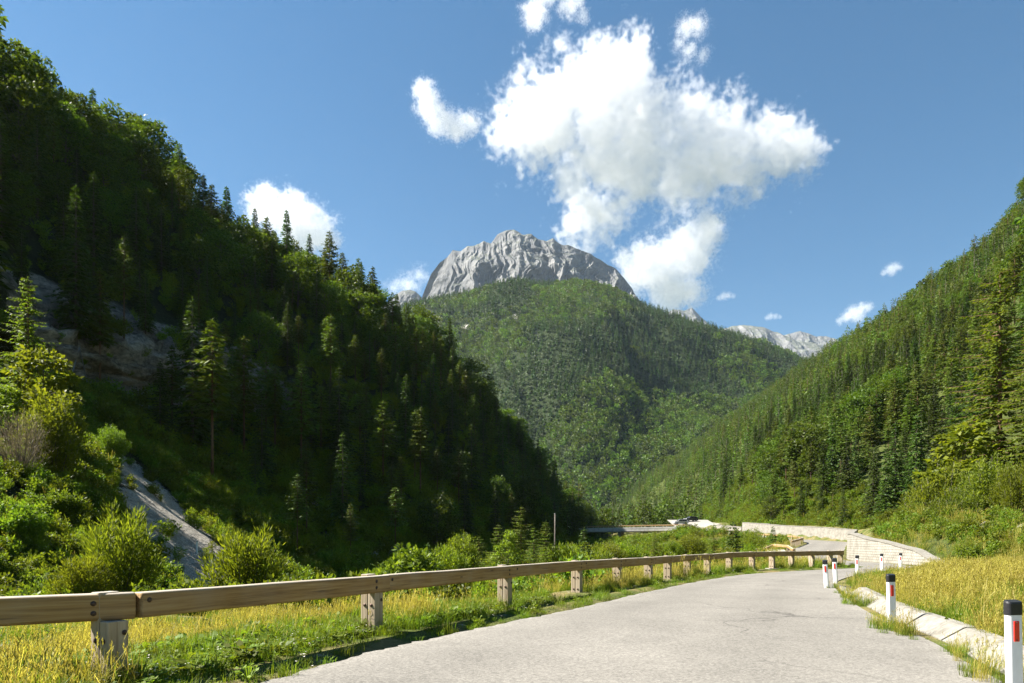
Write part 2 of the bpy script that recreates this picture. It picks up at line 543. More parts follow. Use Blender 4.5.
# ------------------------------------------------------------------ the road's line (world metres, camera at the origin looking along +Y)
RIGHT = [(0.6, -14), (1.6, -5), (2.6, 0), (4.35, 5.4), (5.05, 7.5), (5.72, 9.3), (6.45, 11.8), (7.25, 14.2), (8.4, 17.3), (9.7, 20.5), (11.3, 23.8), (14.0, 28),
         (17.2, 32), (20.0, 35), (22.8, 38.9), (24.3, 44), (25.95, 54), (38.5, 79), (48.6, 99), (53.6, 109), (53.2, 119), (51.0, 131), (49.3, 150), (51.5, 172), (55, 190), (56, 199)]
LEFT = [(-6.2, -14), (-5.2, -5), (-4.1, 0), (-2.75, 5.4), (-1.96, 7.9), (-1.3, 9.3), (-0.05, 11.6), (1.2, 13.8), (3.0, 17.4), (4.7, 20.6), (6.6, 24.0), (9.5, 28.6),
        (12.6, 31.9), (15.6, 34.4), (19.2, 37.6), (20.4, 41.5), (21.6, 54), (33.6, 81), (43.6, 101), (46.8, 110), (46.9, 119), (45.2, 131), (43.3, 150), (45.5, 173), (48.5, 190), (50, 199)]
ZR = lambda y: np.interp(y, [-20, 40, 54, 80, 110, 131, 150, 172, 190, 240], [0, 0, 0.05, 0.65, 1.5, 2.3, 4.0, 5.0, 5.5, 5.7])
def spline_by_station(pts, per):
    p = np.asarray(pts, float)
    q = np.vstack([2 * p[0] - p[1], p, 2 * p[-1] - p[-2]])
    out = []
    for i in range(len(p) - 1):
        a, b, c, e = q[i], q[i + 1], q[i + 2], q[i + 3]
        for t in np.arange(per) / per:
            out.append(0.5 * ((2 * b) + (c - a) * t + (2 * a - 5 * b + 4 * c - e) * t * t + (3 * b - a - 3 * c + e) * t ** 3))
    out.append(p[-1])
    return np.array(out)
PER = 14
rR, rL = spline_by_station(RIGHT, PER), spline_by_station(LEFT, PER)
rC = (rR + rL) / 2
rHW = np.linalg.norm(rR - rL, axis=1) / 2


def road_info(x, y):
    """signed distance outside the road edge (negative inside), side (+1 right of the centre line), road height"""
    x, y = np.asarray(x, float).ravel(), np.asarray(y, float).ravel()
    t = nrm(np.gradient(rC, axis=0))
    best = np.full(x.shape, 1e9)
    idx = np.zeros(x.shape, int)
    for s in range(0, len(x), 20000):
        d = (x[s:s + 20000, None] - rC[None, :, 0]) ** 2 + (y[s:s + 20000, None] - rC[None, :, 1]) ** 2
        i = d.argmin(1)
        idx[s:s + 20000] = i
        best[s:s + 20000] = np.sqrt(d[np.arange(len(i)), i])
    dx, dy = x - rC[idx, 0], y - rC[idx, 1]
    side = np.where(dx * t[idx, 1] - dy * t[idx, 0] > 0, 1, -1)
    # perpendicular half width
    e = rR[idx] - rL[idx]
    hw = 0.5 * np.abs(e[:, 0] * t[idx, 1] - e[:, 1] * t[idx, 0])
    return best - hw, side, ZR(rC[idx, 1])


# ------------------------------------------------------------------ valley floor height: a few surveyed points, smoothly blended
CTRL = np.array([
    (-6, 2, -0.05), (-9, 4, -0.1), (-7.5, 8, -0.25), (-6, 13, -0.4), (-4.5, 18, -0.55), (-12, 0, -0.6), (-14, 12, -1.2), (-13, 30, -2.4), (-6, 30, -1.6), (0, 26, -0.7), (3, 30, -0.8), (-11, 55, -3.2),
    (0, 50, -2.4), (10, 45, -1.2), (14, 42, -0.5), (-3, 95, -3.0), (12, 80, -2.6), (24, 75, -0.8), (8, 140, -2.5), (28, 110, -1.2), (38, 110, 0.6), (30, 150, 0.5), (40, 150, 3.0),
    (20, 185, -1.0), (34, 185, 1.5), (28, 225, -1.0), (45, 240, 6.0), (62, 210, 8.0), (60, 300, 9.0), (95, 480, 12), (40, 350, 5), (30, 300, 1),
    (6.5, 4, 0.25), (8, 8, 0.3), (10, 12, 0.4), (13, 18, 0.5), (15, 14, 0.6), (14, 24, 0.2), (18, 28, 0.2), (20, 24, 0.6), (26, 38, 0.5), (17, 29, 0.05), (20, 32, 0.05), (23, 36, 0.1), (24.5, 34, 0.25), (22, 32, 0.1), (13, 0, 0.4), (20, 0, 1),
    (-20, -20, -1), (20, -25, 0.5), (0, -30, 0), (60, 130, 5), (58, 150, 6), (62, 110, 4), (70, 90, 8),
])


def floor_z(x, y):
    x, y = np.asarray(x, float).ravel(), np.asarray(y, float).ravel()
    num = np.zeros_like(x)
    den = np.zeros_like(x)
    for cx, cy, cz in CTRL:
        d2 = (x - cx) ** 2 + (y - cy) ** 2
        r2 = 9 + 0.006 * (cx * cx + cy * cy)
        w = 1.0 / (d2 + r2) ** 2
        num += w * cz
        den += w
    z = num / den
    z = z + 0.10 * fbm(x * 0.35, y * 0.35, 0, 4, 3) * sstep(0, 4, np.hypot(x, y)) + 0.35 * fbm(x * 0.06, y * 0.06, 0, 3, 5)
    o, side, zr = road_info(x, y)
    k = sstep(np.where(side > 0, 0.1, 1.6), np.where(side > 0, 3.0, 5.0), o)
    lip = np.where(side > 0, 0.0, 0.045) * sstep(0.05, 0.35, o)
    return np.where(o < 0.12, zr - 0.10 * sstep(0.12, -0.25, o), (zr + lip) * (1 - k) + z * k)


def floor_z1(x, y):
    return float(floor_z([x], [y])[0])


# ------------------------------------------------------------------ hillsides as lofted sheets
class Loft:
    def __init__(self, stations, nu, nv, jitter):
        S = np.asarray(stations, float)                 # (stations, rows, 3)
        A = np.array([spline_by_station(S[:, r], nu) for r in range(S.shape[1])])          # (rows, nu, 3)
        G = np.array([spline_by_station(A[:, i], nv) for i in range(A.shape[1])])
        self.t = np.arange(G.shape[1]) / nv
        N = np.cross(np.gradient(G, axis=0), np.gradient(G, axis=1))
        N = nrm(N)
        N[N[..., 2] < 0] *= -1
        self.G = jitter(G, N, self.t[None, :] + 0 * G[..., 0])
        self.N = N

    def sample(self, n, tmin=0.0, tmax=99, rs=rng):
        G = self.G
        a, b, c = G[:-1, :-1], G[1:, :-1], G[:-1, 1:]
        ar = np.linalg.norm(np.cross(b - a, c - a), axis=-1)
        tm = self.t[:-1][None] + 0 * ar
        ar = np.where((tm >= tmin) & (tm <= tmax), ar, 0).ravel()
        k = rs.choice(len(ar), n, p=ar / ar.sum())
        i, j = np.unravel_index(k, (G.shape[0] - 1, G.shape[1] - 1))
        u, v = rs.random((n, 1)), rs.random((n, 1))
        p = (G[i, j] * (1 - u) + G[i + 1, j] * u) * (1 - v) + (G[i, j + 1] * (1 - u) + G[i + 1, j + 1] * u) * v
        return p, self.t[j] + v[:, 0] / max(1, 1 / (self.t[1] - self.t[0])), self.N[i, j]


LEFT_ST = [   # foot, shelf edge, cliff top, crest, back
    [(-17, -14, -1.5), (-42, -12, 11), (-48, -10, 18), (-100, -25, 40), (-150, -35, 30)],
    [(-15.5, 12, -2.2), (-43, 12, 12.5), (-49, 14, 20), (-100, 22, 34), (-150, 20, 25)],
    [(-14.8, 30, -3.2), (-44.5, 36, 14.3), (-50, 39, 23.5), (-101, 48, 47), (-150, 60, 36)],
    [(-13.5, 52, -4.0), (-42.5, 65, 15.9), (-48, 69, 27), (-98, 80, 71), (-150, 100, 60)],
    [(-10, 76, -4.0), (-36, 88, 17), (-42, 92, 28), (-92, 115, 73.5), (-140, 150, 60)],
    [(-4, 100, -4.0), (-24, 112, 18), (-33, 117, 30), (-80, 142, 72.5), (-120, 180, 55)],
    [(8, 143, -3.0), (-9, 151, 18), (-17, 155, 29), (-54, 178, 65), (-80, 220, 45)],
    [(20, 187, -2.0), (6, 192, 14), (-1, 196, 23.5), (-29, 204, 57), (-45, 250, 35)],
    [(29, 224, -2.0), (18, 227, 9.5), (13, 229, 16), (-4, 224, 37), (-10, 275, 20)],
    [(34, 245, -2), (27, 244, 4), (24, 243, 8.5), (13, 236, 18), (12, 280, 8)],
    [(42, 268, -2), (38, 266, 1), (35, 264, 3), (29, 258, 6), (32, 290, 2)],
]


def jitL(G, N, t):
    x, y, z = G[..., 0], G[..., 1], G[..., 2]
    amp = sstep(0.0, 0.5, t) * (1.0 + 1.3 * sstep(1.8, 3, t))
    d = fbm(x * 0.05, y * 0.05, z * 0.05, 4, 21) * 1.6 * amp
    cl = sstep(1.0, 1.2, t) * sstep(2.15, 1.9, t)                    # the rock cut behind the shelf
    d = d + cl * (ridged(x * 0.13, y * 0.13, z * 0.10, 5, 31) * 1.5 + ridged(x * 0.45, y * 0.45, z * 0.6, 4, 35) * 0.85 - 0.8)
    G = G + N * d[..., None]
    return G


LH = Loft(LEFT_ST, 30, 30, jitL)

RIGHT_ST = [
    [(12.5, -14, -0.6), (18, -14, 2.5), (32, -14, 9), (90, -30, 48), (130, -30, 40)],
    [(15, 10, -0.4), (19, 11, 2.4), (28, 14, 8), (110, 20, 62), (150, 20, 50)],
    [(19.5, 24, -0.3), (23, 25.5, 2.2), (34, 31, 8.5), (135, 70, 84), (180, 70, 70)],
    [(25.3, 38, -0.1), (28.5, 40, 2.6), (42, 46, 9.5), (165, 140, 112), (215, 150, 90)],
    [(30, 55, 0.8), (34, 56.5, 3.4), (51, 66, 13), (205, 230, 148), (260, 250, 120)],
    [(42, 79, 1.5), (46, 81, 4.4), (66, 94, 16), (255, 320, 180), (310, 340, 150)],
    [(57, 108, 2.0), (61, 111, 5.0), (84, 130, 20), (298, 400, 187), (350, 430, 160)],
    [(55, 131, 3.2), (60, 135, 6.5), (86, 170, 26), (284, 500, 160), (340, 540, 130)],
    [(53.5, 152, 4.0), (59, 157, 8.0), (88, 205, 30), (274, 650, 157), (320, 700, 120)],
    [(66, 215, 6.0), (72, 222, 11), (96, 290, 34), (222, 800, 110), (260, 860, 80)],
    [(75, 300, 6.5), (80, 310, 12), (106, 430, 32), (170, 900, 74), (200, 960, 50)],
    [(92, 480, 8), (96, 490, 14), (114, 620, 26), (132, 1000, 46), (150, 1060, 30)],
    [(40, 620, 8), (60, 640, 10), (70, 760, 14), (60, 1060, 28), (60, 1100, 20)],
]


def jitR(G, N, t):
    x, y, z = G[..., 0], G[..., 1], G[..., 2]
    amp = sstep(0.0, 1.0, t) * (0.5 + 3.5 * sstep(1.5, 3, t))
    d = fbm(x * 0.022, y * 0.022, z * 0.022, 4, 41) * amp * 1.3 + fbm(x * 0.2, y * 0.2, z * 0.2, 3, 44) * 0.35 * sstep(0, 0.6, t)
    return G + N * d[..., None]


RH = Loft(RIGHT_ST, 18, 24, jitR)

cc = [(180, 440), (250, 400), (330, 350), (420, 310), (470, 297), (520, 289), (565, 286), (600, 293), (650, 312), (700, 328), (750, 342), (800, 364), (850, 390), (900, 412), (980, 450)]
CENTRE_ST = []
for k, (px, py) in enumerate(cc):
    dc = 1620 + 60 * math.sin(k * 1.3)
    top = P(px, py, dc)
    mid = P(px + 14 * math.sin(k * 2.1), py + (512 - py) * 0.5, 1080 + 50 * math.sin(k * 0.9))
    low = P(px * 0.7 + 560 * 0.3, 508, 760)
    foot = P(px * 0.6 + 570 * 0.4, 540, 640)
    CENTRE_ST.append([foot, low, mid, top, top + np.array([0, 500, -160])])


def jitC(G, N, t):
    x, y, z = G[..., 0], G[..., 1], G[..., 2]
    d = (ridged(x * 0.0042 + y * 0.001, y * 0.0016, 0, 4, 51) - 0.5) * 20 * sstep(0.2, 1.2, t) * sstep(4.0, 3.0, t)
    d = d * (1 - 0.75 * np.exp(-((t - 3) / 0.25) ** 2)) + fbm(x * 0.012, y * 0.012, z * 0.012, 4, 53) * 7
    return G + N * d[..., None]


CH = Loft(CENTRE_ST, 18, 30, jitC)


def terrain(name, loft, mat, maskfn, label):
    g = Geo()
    g.grid(loft.G)
    o = g.build(name, mat)
    m = maskfn(loft.G.reshape(-1, 3), np.broadcast_to(loft.t[None], loft.G.shape[:2]).ravel())
    a = o.data.attributes.new('mask', 'FLOAT_COLOR', 'POINT')
    a.data.foreach_set('color', np.concatenate([m, np.zeros((len(m), 1)), np.ones((len(m), 1))], 1).astype(np.float32).ravel())
    tag(o, label, kind='structure')
    return o


def proj(p):
    p = np.asarray(p, float)
    d = np.maximum(p[..., 1], 0.5)
    return 512 + p[..., 0] / d * F, HZ - (p[..., 2] - EYE) / d * F


def seg_dist(p, a, b):
    a, b = np.asarray(a, float), np.asarray(b, float)
    t = np.clip(((p - a) @ (b - a)) / ((b - a) @ (b - a)), 0, 1)
    return np.linalg.norm(p - (a + t[:, None] * (b - a)), axis=1)


SCREE_A, SCREE_B, SCREE_C = np.array([-24.0, 47.0, 5.0]), np.array([-15.6, 41.0, 0.2]), np.array([-31.5, 57, 9.0])


def maskL(p, t):
    cut = sstep(1.02, 1.2, t) * sstep(2.2, 1.95, t) * sstep(56, 70, p[:, 1]) * sstep(108, 92, p[:, 1])
    low = 0.55 * np.exp(-((p[:, 1] - 75) / 5) ** 2 - ((t - 0.25) / 0.2) ** 2) + 0.6 * np.exp(-((p[:, 1] - 62) / 3) ** 2 - ((t - 0.45) / 0.15) ** 2)
    d = np.minimum(seg_dist(p[:, :2], SCREE_A[:2], SCREE_B[:2]), seg_dist(p[:, :2], SCREE_A[:2], SCREE_C[:2]))
    wd = 2.6 + 3.2 * sstep(9, 0, p[:, 2])
    sc = 0.86 * sstep(wd, 0.3 * wd, d)
    return np.stack([np.maximum(cut, low), sc], 1)


def maskR(p, t):
    r = 0.75 * np.exp(-((p[:, 1] - 36) / 5) ** 2 - ((t - 1.25) / 0.35) ** 2)
    return np.stack([0 * r, r], 1)


def maskC(p, t):
    px, py = proj(p)
    r = 0
    for cx, cy, w, h in ((436, 319, 9, 4), (515, 318, 4, 5), (650, 409, 4, 4), (497, 331, 5, 3), (462, 326, 8, 3)):
        r = np.maximum(r, 0.85 * np.exp(-((px - cx) / w) ** 2 - ((py - cy) / h) ** 2))
    return np.stack([r, 0 * r], 1)


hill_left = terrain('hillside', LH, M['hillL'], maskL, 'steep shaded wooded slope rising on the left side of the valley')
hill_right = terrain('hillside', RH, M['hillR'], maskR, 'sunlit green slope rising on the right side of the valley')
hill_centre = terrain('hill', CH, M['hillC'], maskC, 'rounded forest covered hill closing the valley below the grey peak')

# valley floor: one polar sheet round the camera, fine where the photo looks
az = np.concatenate([np.linspace(-180, -62, 24), np.linspace(-58, 58, 430), np.linspace(62, 180, 24)])
rad = np.concatenate([1.2 * 1.0225 ** np.arange(0, 270), [700, 1200, 2500, 6000, 14000]])
A_, R_ = np.meshgrid(np.radians(az), rad)
gx, gy = R_ * np.sin(A_), R_ * np.cos(A_)
gz = floor_z(gx, gy).reshape(gx.shape)
gz = np.where(R_ > 520, np.minimum(gz, 6), gz) - 0.02 * np.maximum(R_ - 600, 0) * (R_ > 600)
g = Geo()
g.grid(np.stack([gx, gy, gz], -1))
ground = tag(g.build('ground', M['ground']), 'grassy valley floor on both sides of the road', kind='structure')
# the small disc under the tripod is road, so the sheet starts at 1.2 m

# road
nx = 9
w = np.linspace(0, 1, nx)
edge = 0.05 * fbm(np.arange(len(rC)) * 0.9, 0 * rC[:, 0], 0, 3, 77)
Lp = rL + (rL - rR) / np.linalg.norm(rL - rR, axis=1, keepdims=True) * edge[:, None]
G = Lp[:, None] * (1 - w)[None, :, None] + rR[:, None] * w[None, :, None]
zz = ZR(G[..., 1]) + 0.03 * (1 - (2 * w - 1) ** 2)[None] + 0.006
g = Geo()
g.grid(np.concatenate([G, zz[..., None]], -1))
road = tag(g.build('road', M['asphalt']), 'pale worn asphalt mountain road curving to the right', kind='structure')
a = road.data.attributes.new('across', 'FLOAT', 'POINT')
a.data.foreach_set('value', np.broadcast_to(w[None], G.shape[:2]).astype(np.float32).ravel())
# ------------------------------------------------------------------ vegetation prototypes (seen only as copies)
def rand_dirs(n, rs):
    return nrm(rs.normal(size=(n, 3)))


def perp(a, rs):
    b = np.cross(a, rand_dirs(len(a), rs))
    return nrm(b)


def broadleaf(h, r, seed, clumps=26, per=150, leaf=0.34, base=0.22, trunk_r=0.16, slim=1.0):
    """tapered trunk and limbs; a crown of separate leaf clumps with gaps between them"""
    rs = np.random.default_rng(seed)
    T, C = Geo(), Geo()
    z = np.linspace(0, 0.88 * h, 9)
    bend = np.cumsum(rs.normal(0, 0.035 * h / 9, (9, 2)), 0)
    tp = np.column_stack([bend[:, 0], bend[:, 1], z])
    tp[0] = (0, 0, -0.8)
    T.tube(tp, np.linspace(trunk_r, trunk_r * 0.18, 9), 7)
    for k in range(clumps):
        f = (k + 0.5) / clumps
        zz = h * (base + (1 - base) * (0.04 + 0.92 * f))
        q = (zz / h - base) / (1 - base)
        rr = r * (math.sin(math.pi * min(1, 0.12 + 0.83 * q ** 0.85)) ** 0.7) * rs.uniform(0.55, 1.05) * slim
        a = k * 2.399 + rs.normal(0, 0.4)
        c = np.array([math.cos(a) * rr, math.sin(a) * rr, zz + rs.normal(0, 0.02 * h)])
        zi = max(0.12 * h, zz - rr * rs.uniform(0.5, 1.0) - 0.03 * h)
        p0 = np.array([np.interp(zi, z, tp[:, 0]), np.interp(zi, z, tp[:, 1]), min(zi, 0.86 * h)])
        mid = (p0 + c) / 2 + np.array([0, 0, -0.04 * h * rs.random()])
        T.tube(np.array([p0, mid, c]), [trunk_r * 0.38, trunk_r * 0.22, trunk_r * 0.07], 5)
        cr = r * rs.uniform(0.22, 0.42)
        n = int(per * rs.uniform(0.7, 1.3))
        d = rand_dirs(n, rs)
        d[:, 2] = d[:, 2] * 0.75
        rad_ = cr * (0.45 + 0.62 * rs.random((n, 1)) ** 0.6)
        lump = 1 + 0.35 * vnoise(d[:, 0] * 2.2 + k, d[:, 1] * 2.2, d[:, 2] * 2.2, seed)[:, None]
        pos = c + d * rad_ * lump * np.array([1, 1, 0.78])
        ax = nrm(d * np.array([1, 1, 0.3]) + rs.normal(0, 0.55, (n, 3)) + np.array([0, 0, -0.15]))
        sd = nrm(np.cross(ax, np.array([0, 0, 1.0]) + rs.normal(0, 0.55, (n, 3))))
        L = leaf * rs.uniform(0.6, 1.3, n)
        C.leaves(pos, ax, sd, L, L * rs.uniform(0.5, 0.75, n))
    return T, C


def conifer(h, r, seed, whorls=26, per=7, sprays=11, base=0.08, trunk_r=0.16, droop=0.25, spray=0.75, ragged=0.25, power=0.85):
    """straight tapered trunk, whorls of drooping boughs hung with needle sprays"""
    rs = np.random.default_rng(seed)
    T, C = Geo(), Geo()
    T.tube([[0, 0, -0.8], [0, 0, h * 0.35], [0, 0, h * 0.7], [0, 0, h * 0.985]], [trunk_r, trunk_r * 0.72, trunk_r * 0.4, trunk_r * 0.08], 7)
    for k in range(whorls):
        f = ((k + rs.uniform(-0.3, 0.3)) / whorls)
        f = min(max(f, 0), 0.985)
        zz = h * (base + (1 - base) * f)
        L0 = r * ((1 - f) ** power) * (1 if f > 0.12 else 0.6 + 3.2 * f) + 0.10
        a0 = rs.random() * 6.28
        m = max(4, int(per * (0.65 + 0.5 * (1 - f))))
        for j in range(m):
            if rs.random() < ragged * 0.35:
                continue
            L = L0 * rs.uniform(1 - ragged * 1.6, 1.0 + ragged * 0.5)
            a = a0 + j * 6.283 / m + rs.normal(0, 0.2)
            dirx = np.array([math.cos(a), math.sin(a), 0])
            up = 0.30 * (f - 0.35) - 0.05
            tt_ = np.linspace(0, 1, 4)[:, None]
            curve = lambda t: np.array([0, 0, zz]) + dirx * L * t + np.array([0, 0, 1.0]) * (L * (up * t - droop * t * t + 0.10 * t ** 4))
            T.tube(curve(tt_), [0.028 * h / 12, 0.02 * h / 12, 0.012 * h / 12, 0.005], 3, cap=False)
            n = max(4, int(sprays * (0.35 + 0.75 * L / r)))
            t = (np.arange(n) + rs.random(n)) / n
            t = 0.12 + 0.88 * t[:, None]
            pos = curve(t)
            s = np.where(rs.random((n, 1)) < 0.5, -1.0, 1.0)
            lat = np.cross(dirx, [0, 0, 1.0])
            ax = nrm(dirx * 0.75 + lat * s * rs.uniform(0.2, 1.0, (n, 1)) + np.array([0, 0, -0.35]) + rs.normal(0, 0.2, (n, 3)))
            sd = nrm(np.cross(ax, np.array([0, 0, 1.0]) + rs.normal(0, 0.45, (n, 3))))
            ln = spray * (0.45 + 0.6 * (1 - t[:, 0]) + 0.15) * rs.uniform(0.7, 1.25, n) * (0.55 + 0.45 * L / r)
            C.leaves(pos, ax, sd, ln, ln * rs.uniform(0.3, 0.5, n))
    n = 14
    p = np.array([0, 0, 1.0]) * (h * (0.94 + 0.06 * rs.random((n, 1))))
    ax = nrm(rand_dirs(n, rs) * np.array([1, 1, 0.2]) + np.array([0, 0, 0.9]))
    C.leaves(p, ax, perp(ax, rs), np.full(n, 0.35 * spray), np.full(n, 0.14 * spray))
    return T, C


def bush(h, r, seed, stems=16, per=200, leaf=0.12, narrow=0.22, up=0.7, trunk=0.02, fill=0.25):
    """many upright stems from one stool, leaves along and at the end of each"""
    rs = np.random.default_rng(seed)
    T, C = Geo(), Geo()
    for k in range(stems):
        a = k * 2.399 + rs.normal(0, 0.3)
        q = math.sqrt((k + 0.5) / stems)
        rr = r * q * rs.uniform(0.75, 1.08)
        hh = h * (1.0 - 0.45 * q ** 2.2) * rs.uniform(0.78, 1.05)
        end = np.array([math.cos(a) * rr, math.sin(a) * rr, hh])
        p = np.array([[0.12 * end[0], 0.12 * end[1], -0.1], [end[0] * 0.6, end[1] * 0.6, hh * 0.45], end])
        pc = catmull(p, 7)
        T.tube(pc, np.linspace(trunk, trunk * 0.25, 7), 4)
        n = int(per * rs.uniform(0.7, 1.3))
        t = fill + (1 - fill) * rs.random(n) ** 0.75
        pos = np.stack([np.interp(t, np.linspace(0, 1, 7), pc[:, i]) for i in range(3)], 1)
        tang = nrm(pc[-1] - pc[-3])
        out = rand_dirs(n, rs)
        pos = pos + out * (r * 0.20 * rs.random((n, 1)) ** 0.6) * np.array([1, 1, 0.8])
        ax = nrm(out * 0.8 + tang * up + np.array([0, 0, up * 0.5]) + rs.normal(0, 0.3, (n, 3)))
        L = leaf * rs.uniform(0.6, 1.35, n)
        C.leaves(pos, ax, perp(ax, rs), L, L * narrow * rs.uniform(0.8, 1.3, n))
    return T, C


def grass_clump(seed, n, hmin, hmax, spread, lean, width, heads=0, flowers=0, fmat=2):
    rs = np.random.default_rng(seed)
    C = Geo()
    a = rs.random(n) * 6.283
    rr = spread * np.sqrt(rs.random(n))
    p = np.column_stack([np.cos(a) * rr, np.sin(a) * rr, np.full(n, -0.02)])
    b = rs.random(n) * 6.283
    ln = lean * rs.random(n)
    H = rs.uniform(hmin, hmax, n)
    d = np.column_stack([np.cos(b), np.sin(b), 0 * b])
    side = np.column_stack([-np.sin(b + rs.normal(0, 0.6, n)), np.cos(b), 0 * b])
    w = (width * rs.uniform(0.6, 1.3, n))[:, None]
    m1 = p + np.array([0, 0, 1.0]) * (H * 0.55)[:, None] + d * (H * ln * 0.3)[:, None]
    e = p + np.array([0, 0, 1.0]) * (H * (1 - 0.35 * ln))[:, None] + d * (H * ln)[:, None]
    C.cards(np.stack([p - side * w * 0.5, p + side * w * 0.5, m1 + side * w * 0.4, m1 - side * w * 0.4], 1), 0)
    C.cards(np.stack([m1 - side * w * 0.4, m1 + side * w * 0.4, e + side * w * 0.06, e - side * w * 0.06], 1), 0)
    if heads:
        k = rs.choice(n, heads, replace=False)
        top = e[k] + np.array([0, 0, 1.0]) * (H[k] * rs.uniform(0.1, 0.45, heads))[:, None]
        sd = side[k] * 0.004
        C.cards(np.stack([m1[k] - sd, m1[k] + sd, top + sd, top - sd], 1), 1)
        for q in range(5):
            ax = nrm(rand_dirs(heads, rs) * 0.5 + np.array([0, 0, 1.0]))
            C.leaves(top - np.array([0, 0, 0.02 * q]), ax, perp(ax, rs), np.full(heads, 0.055), np.full(heads, 0.014), 1)
    if flowers:
        k = rs.choice(n, flowers, replace=False)
        top = e[k] + np.array([0, 0, 0.03])
        for q in range(6):
            an = q * 1.047 + rs.random(flowers)
            ax = np.column_stack([np.cos(an), np.sin(an), 0.3 + 0 * an])
            C.leaves(top, nrm(ax), nrm(np.column_stack([-np.sin(an), np.cos(an), 0 * an])), np.full(flowers, 0.022), np.full(flowers, 0.014), fmat)
    return C


def herb(seed, n, size, h, mat=0):
    """broad low leaves on short stalks (butterbur and the like)"""
    rs = np.random.default_rng(seed)
    C = Geo()
    a = rs.random(n) * 6.283
    rr = h * rs.random(n)
    p = np.column_stack([np.cos(a) * rr, np.sin(a) * rr, h * rs.uniform(0.3, 1.0, n)])
    ax = nrm(np.column_stack([np.cos(a), np.sin(a), rs.normal(0.0, 0.45, n)]))
    sd = nrm(np.cross(ax, np.array([0, 0, 1.0]) + rs.normal(0, 0.3, (n, 3))))
    L = size * rs.uniform(0.6, 1.3, n)
    C.leaves(p, ax, sd, L, L * 0.8, mat)
    s = np.column_stack([np.cos(a + 1.57), np.sin(a + 1.57), 0 * a]) * 0.004
    z = p * np.array([0.3, 0.3, 0])
    C.cards(np.stack([z - s, z + s, p + s, p - s], 1), mat)
    return C


# hero-size prototypes: (trunk mesh, crown mesh), shared by every copy
PRO = {}


def reg(kind, TC, leafm, barkm):
    PRO.setdefault(kind, []).append((TC[0].mesh(kind + '_trunk', M[barkm]), TC[1].mesh(kind + '_crown', M[leafm])))


for s in range(5):
    reg('broadleaf_tree', broadleaf(13, 4.0 + 0.35 * (s % 3), 100 + s, 30 + 3 * s, 120, 0.50, 0.16 + 0.03 * (s % 3)), 'beech', 'bark')
for s in range(5):
    reg('spruce_tree', conifer(15, 2.7 + 0.25 * (s % 3), 200 + s, 34, 9, 16, 0.06, 0.17, 0.30, 0.8, 0.22 + 0.05 * (s % 2)), 'spruce', 'bark')
for s in range(4):
    reg('pine_tree', conifer(15, 2.3 + 0.2 * s, 300 + s, 20, 8, 15, 0.42 + 0.05 * (s % 2), 0.14, 0.08, 0.85, 0.4, 0.6), 'pine', 'pinebark')
for s in range(2):
    reg('larch_tree', conifer(12, 3.7, 350 + s, 40, 11, 40, 0.05, 0.15, 0.10, 0.40, 0.5, 0.6), 'larch', 'pinebark')
for s in range(4):
    reg('willow_bush', bush(2.6, 1.25, 400 + s, 26, 330, 0.17, 0.2, 0.8), 'willow', 'bark')
for s in range(3):
    reg('leafy_bush', bush(2.2, 1.4, 420 + s, 22, 300, 0.17, 0.5, 0.2), 'shrub', 'bark')
for s in range(3):
    reg('young_tree', broadleaf(5, 1.35, 440 + s, 26, 130, 0.22, 0.06, 0.06), 'willow', 'bark')
for s in range(2):
    reg('young_spruce', conifer(5, 1.35, 460 + s, 24, 8, 13, 0.03, 0.07, 0.15, 0.5, 0.25), 'spruce', 'bark')
for s in range(3):
    reg('tall_bush', bush(5, 2.2, 470 + s, 46, 330, 0.19, 0.32, 0.5, 0.035), 'willow' if s < 2 else 'shrub', 'bark')
reg('dry_bush', bush(1.9, 1.5, 480, 60, 60, 0.16, 0.07, 0.8, 0.014, 0.2), 'drytwig', 'bark')


def single(name, geo, mats):
    return bpy.data.objects.new(name, geo.mesh(name, mats))


def collect(name, obs):
    c = bpy.data.collections.new(name)                     # not linked to the scene: only a source of copies
    for o in obs:
        c.objects.link(o)
    return c


def lowtree(kind, seed):
    """light tree for the distance: trunk and crown in one mesh"""
    if kind == 'leaf':
        T, C = broadleaf(11, 3.3, seed, 13, 46, 0.85, 0.18, 0.15)
    elif kind == 'con':
        T, C = conifer(13, 2.5, seed, 15, 6, 6, 0.06, 0.15, 0.25, 1.35, 0.25)
    else:
        T, C = conifer(13, 2.3, seed, 11, 6, 6, 0.3, 0.15, 0.05, 1.35, 0.35, 0.6)
    n = C.n
    g = Geo()
    g.v, g.q, g.m, g.s, g.n = list(C.v), list(C.q), list(C.m), list(C.s), C.n
    T2 = Geo()
    if kind == 'leaf':
        T2.tube([[0, 0, -0.8], [0, 0, 8]], [0.17, 0.05], 5)
    else:
        T2.tube([[0, 0, -0.8], [0, 0, 12.3]], [0.17, 0.03], 5)
    for v, q in zip(T2.v, T2.q):
        g.add(v, q, 1, True)
    return g


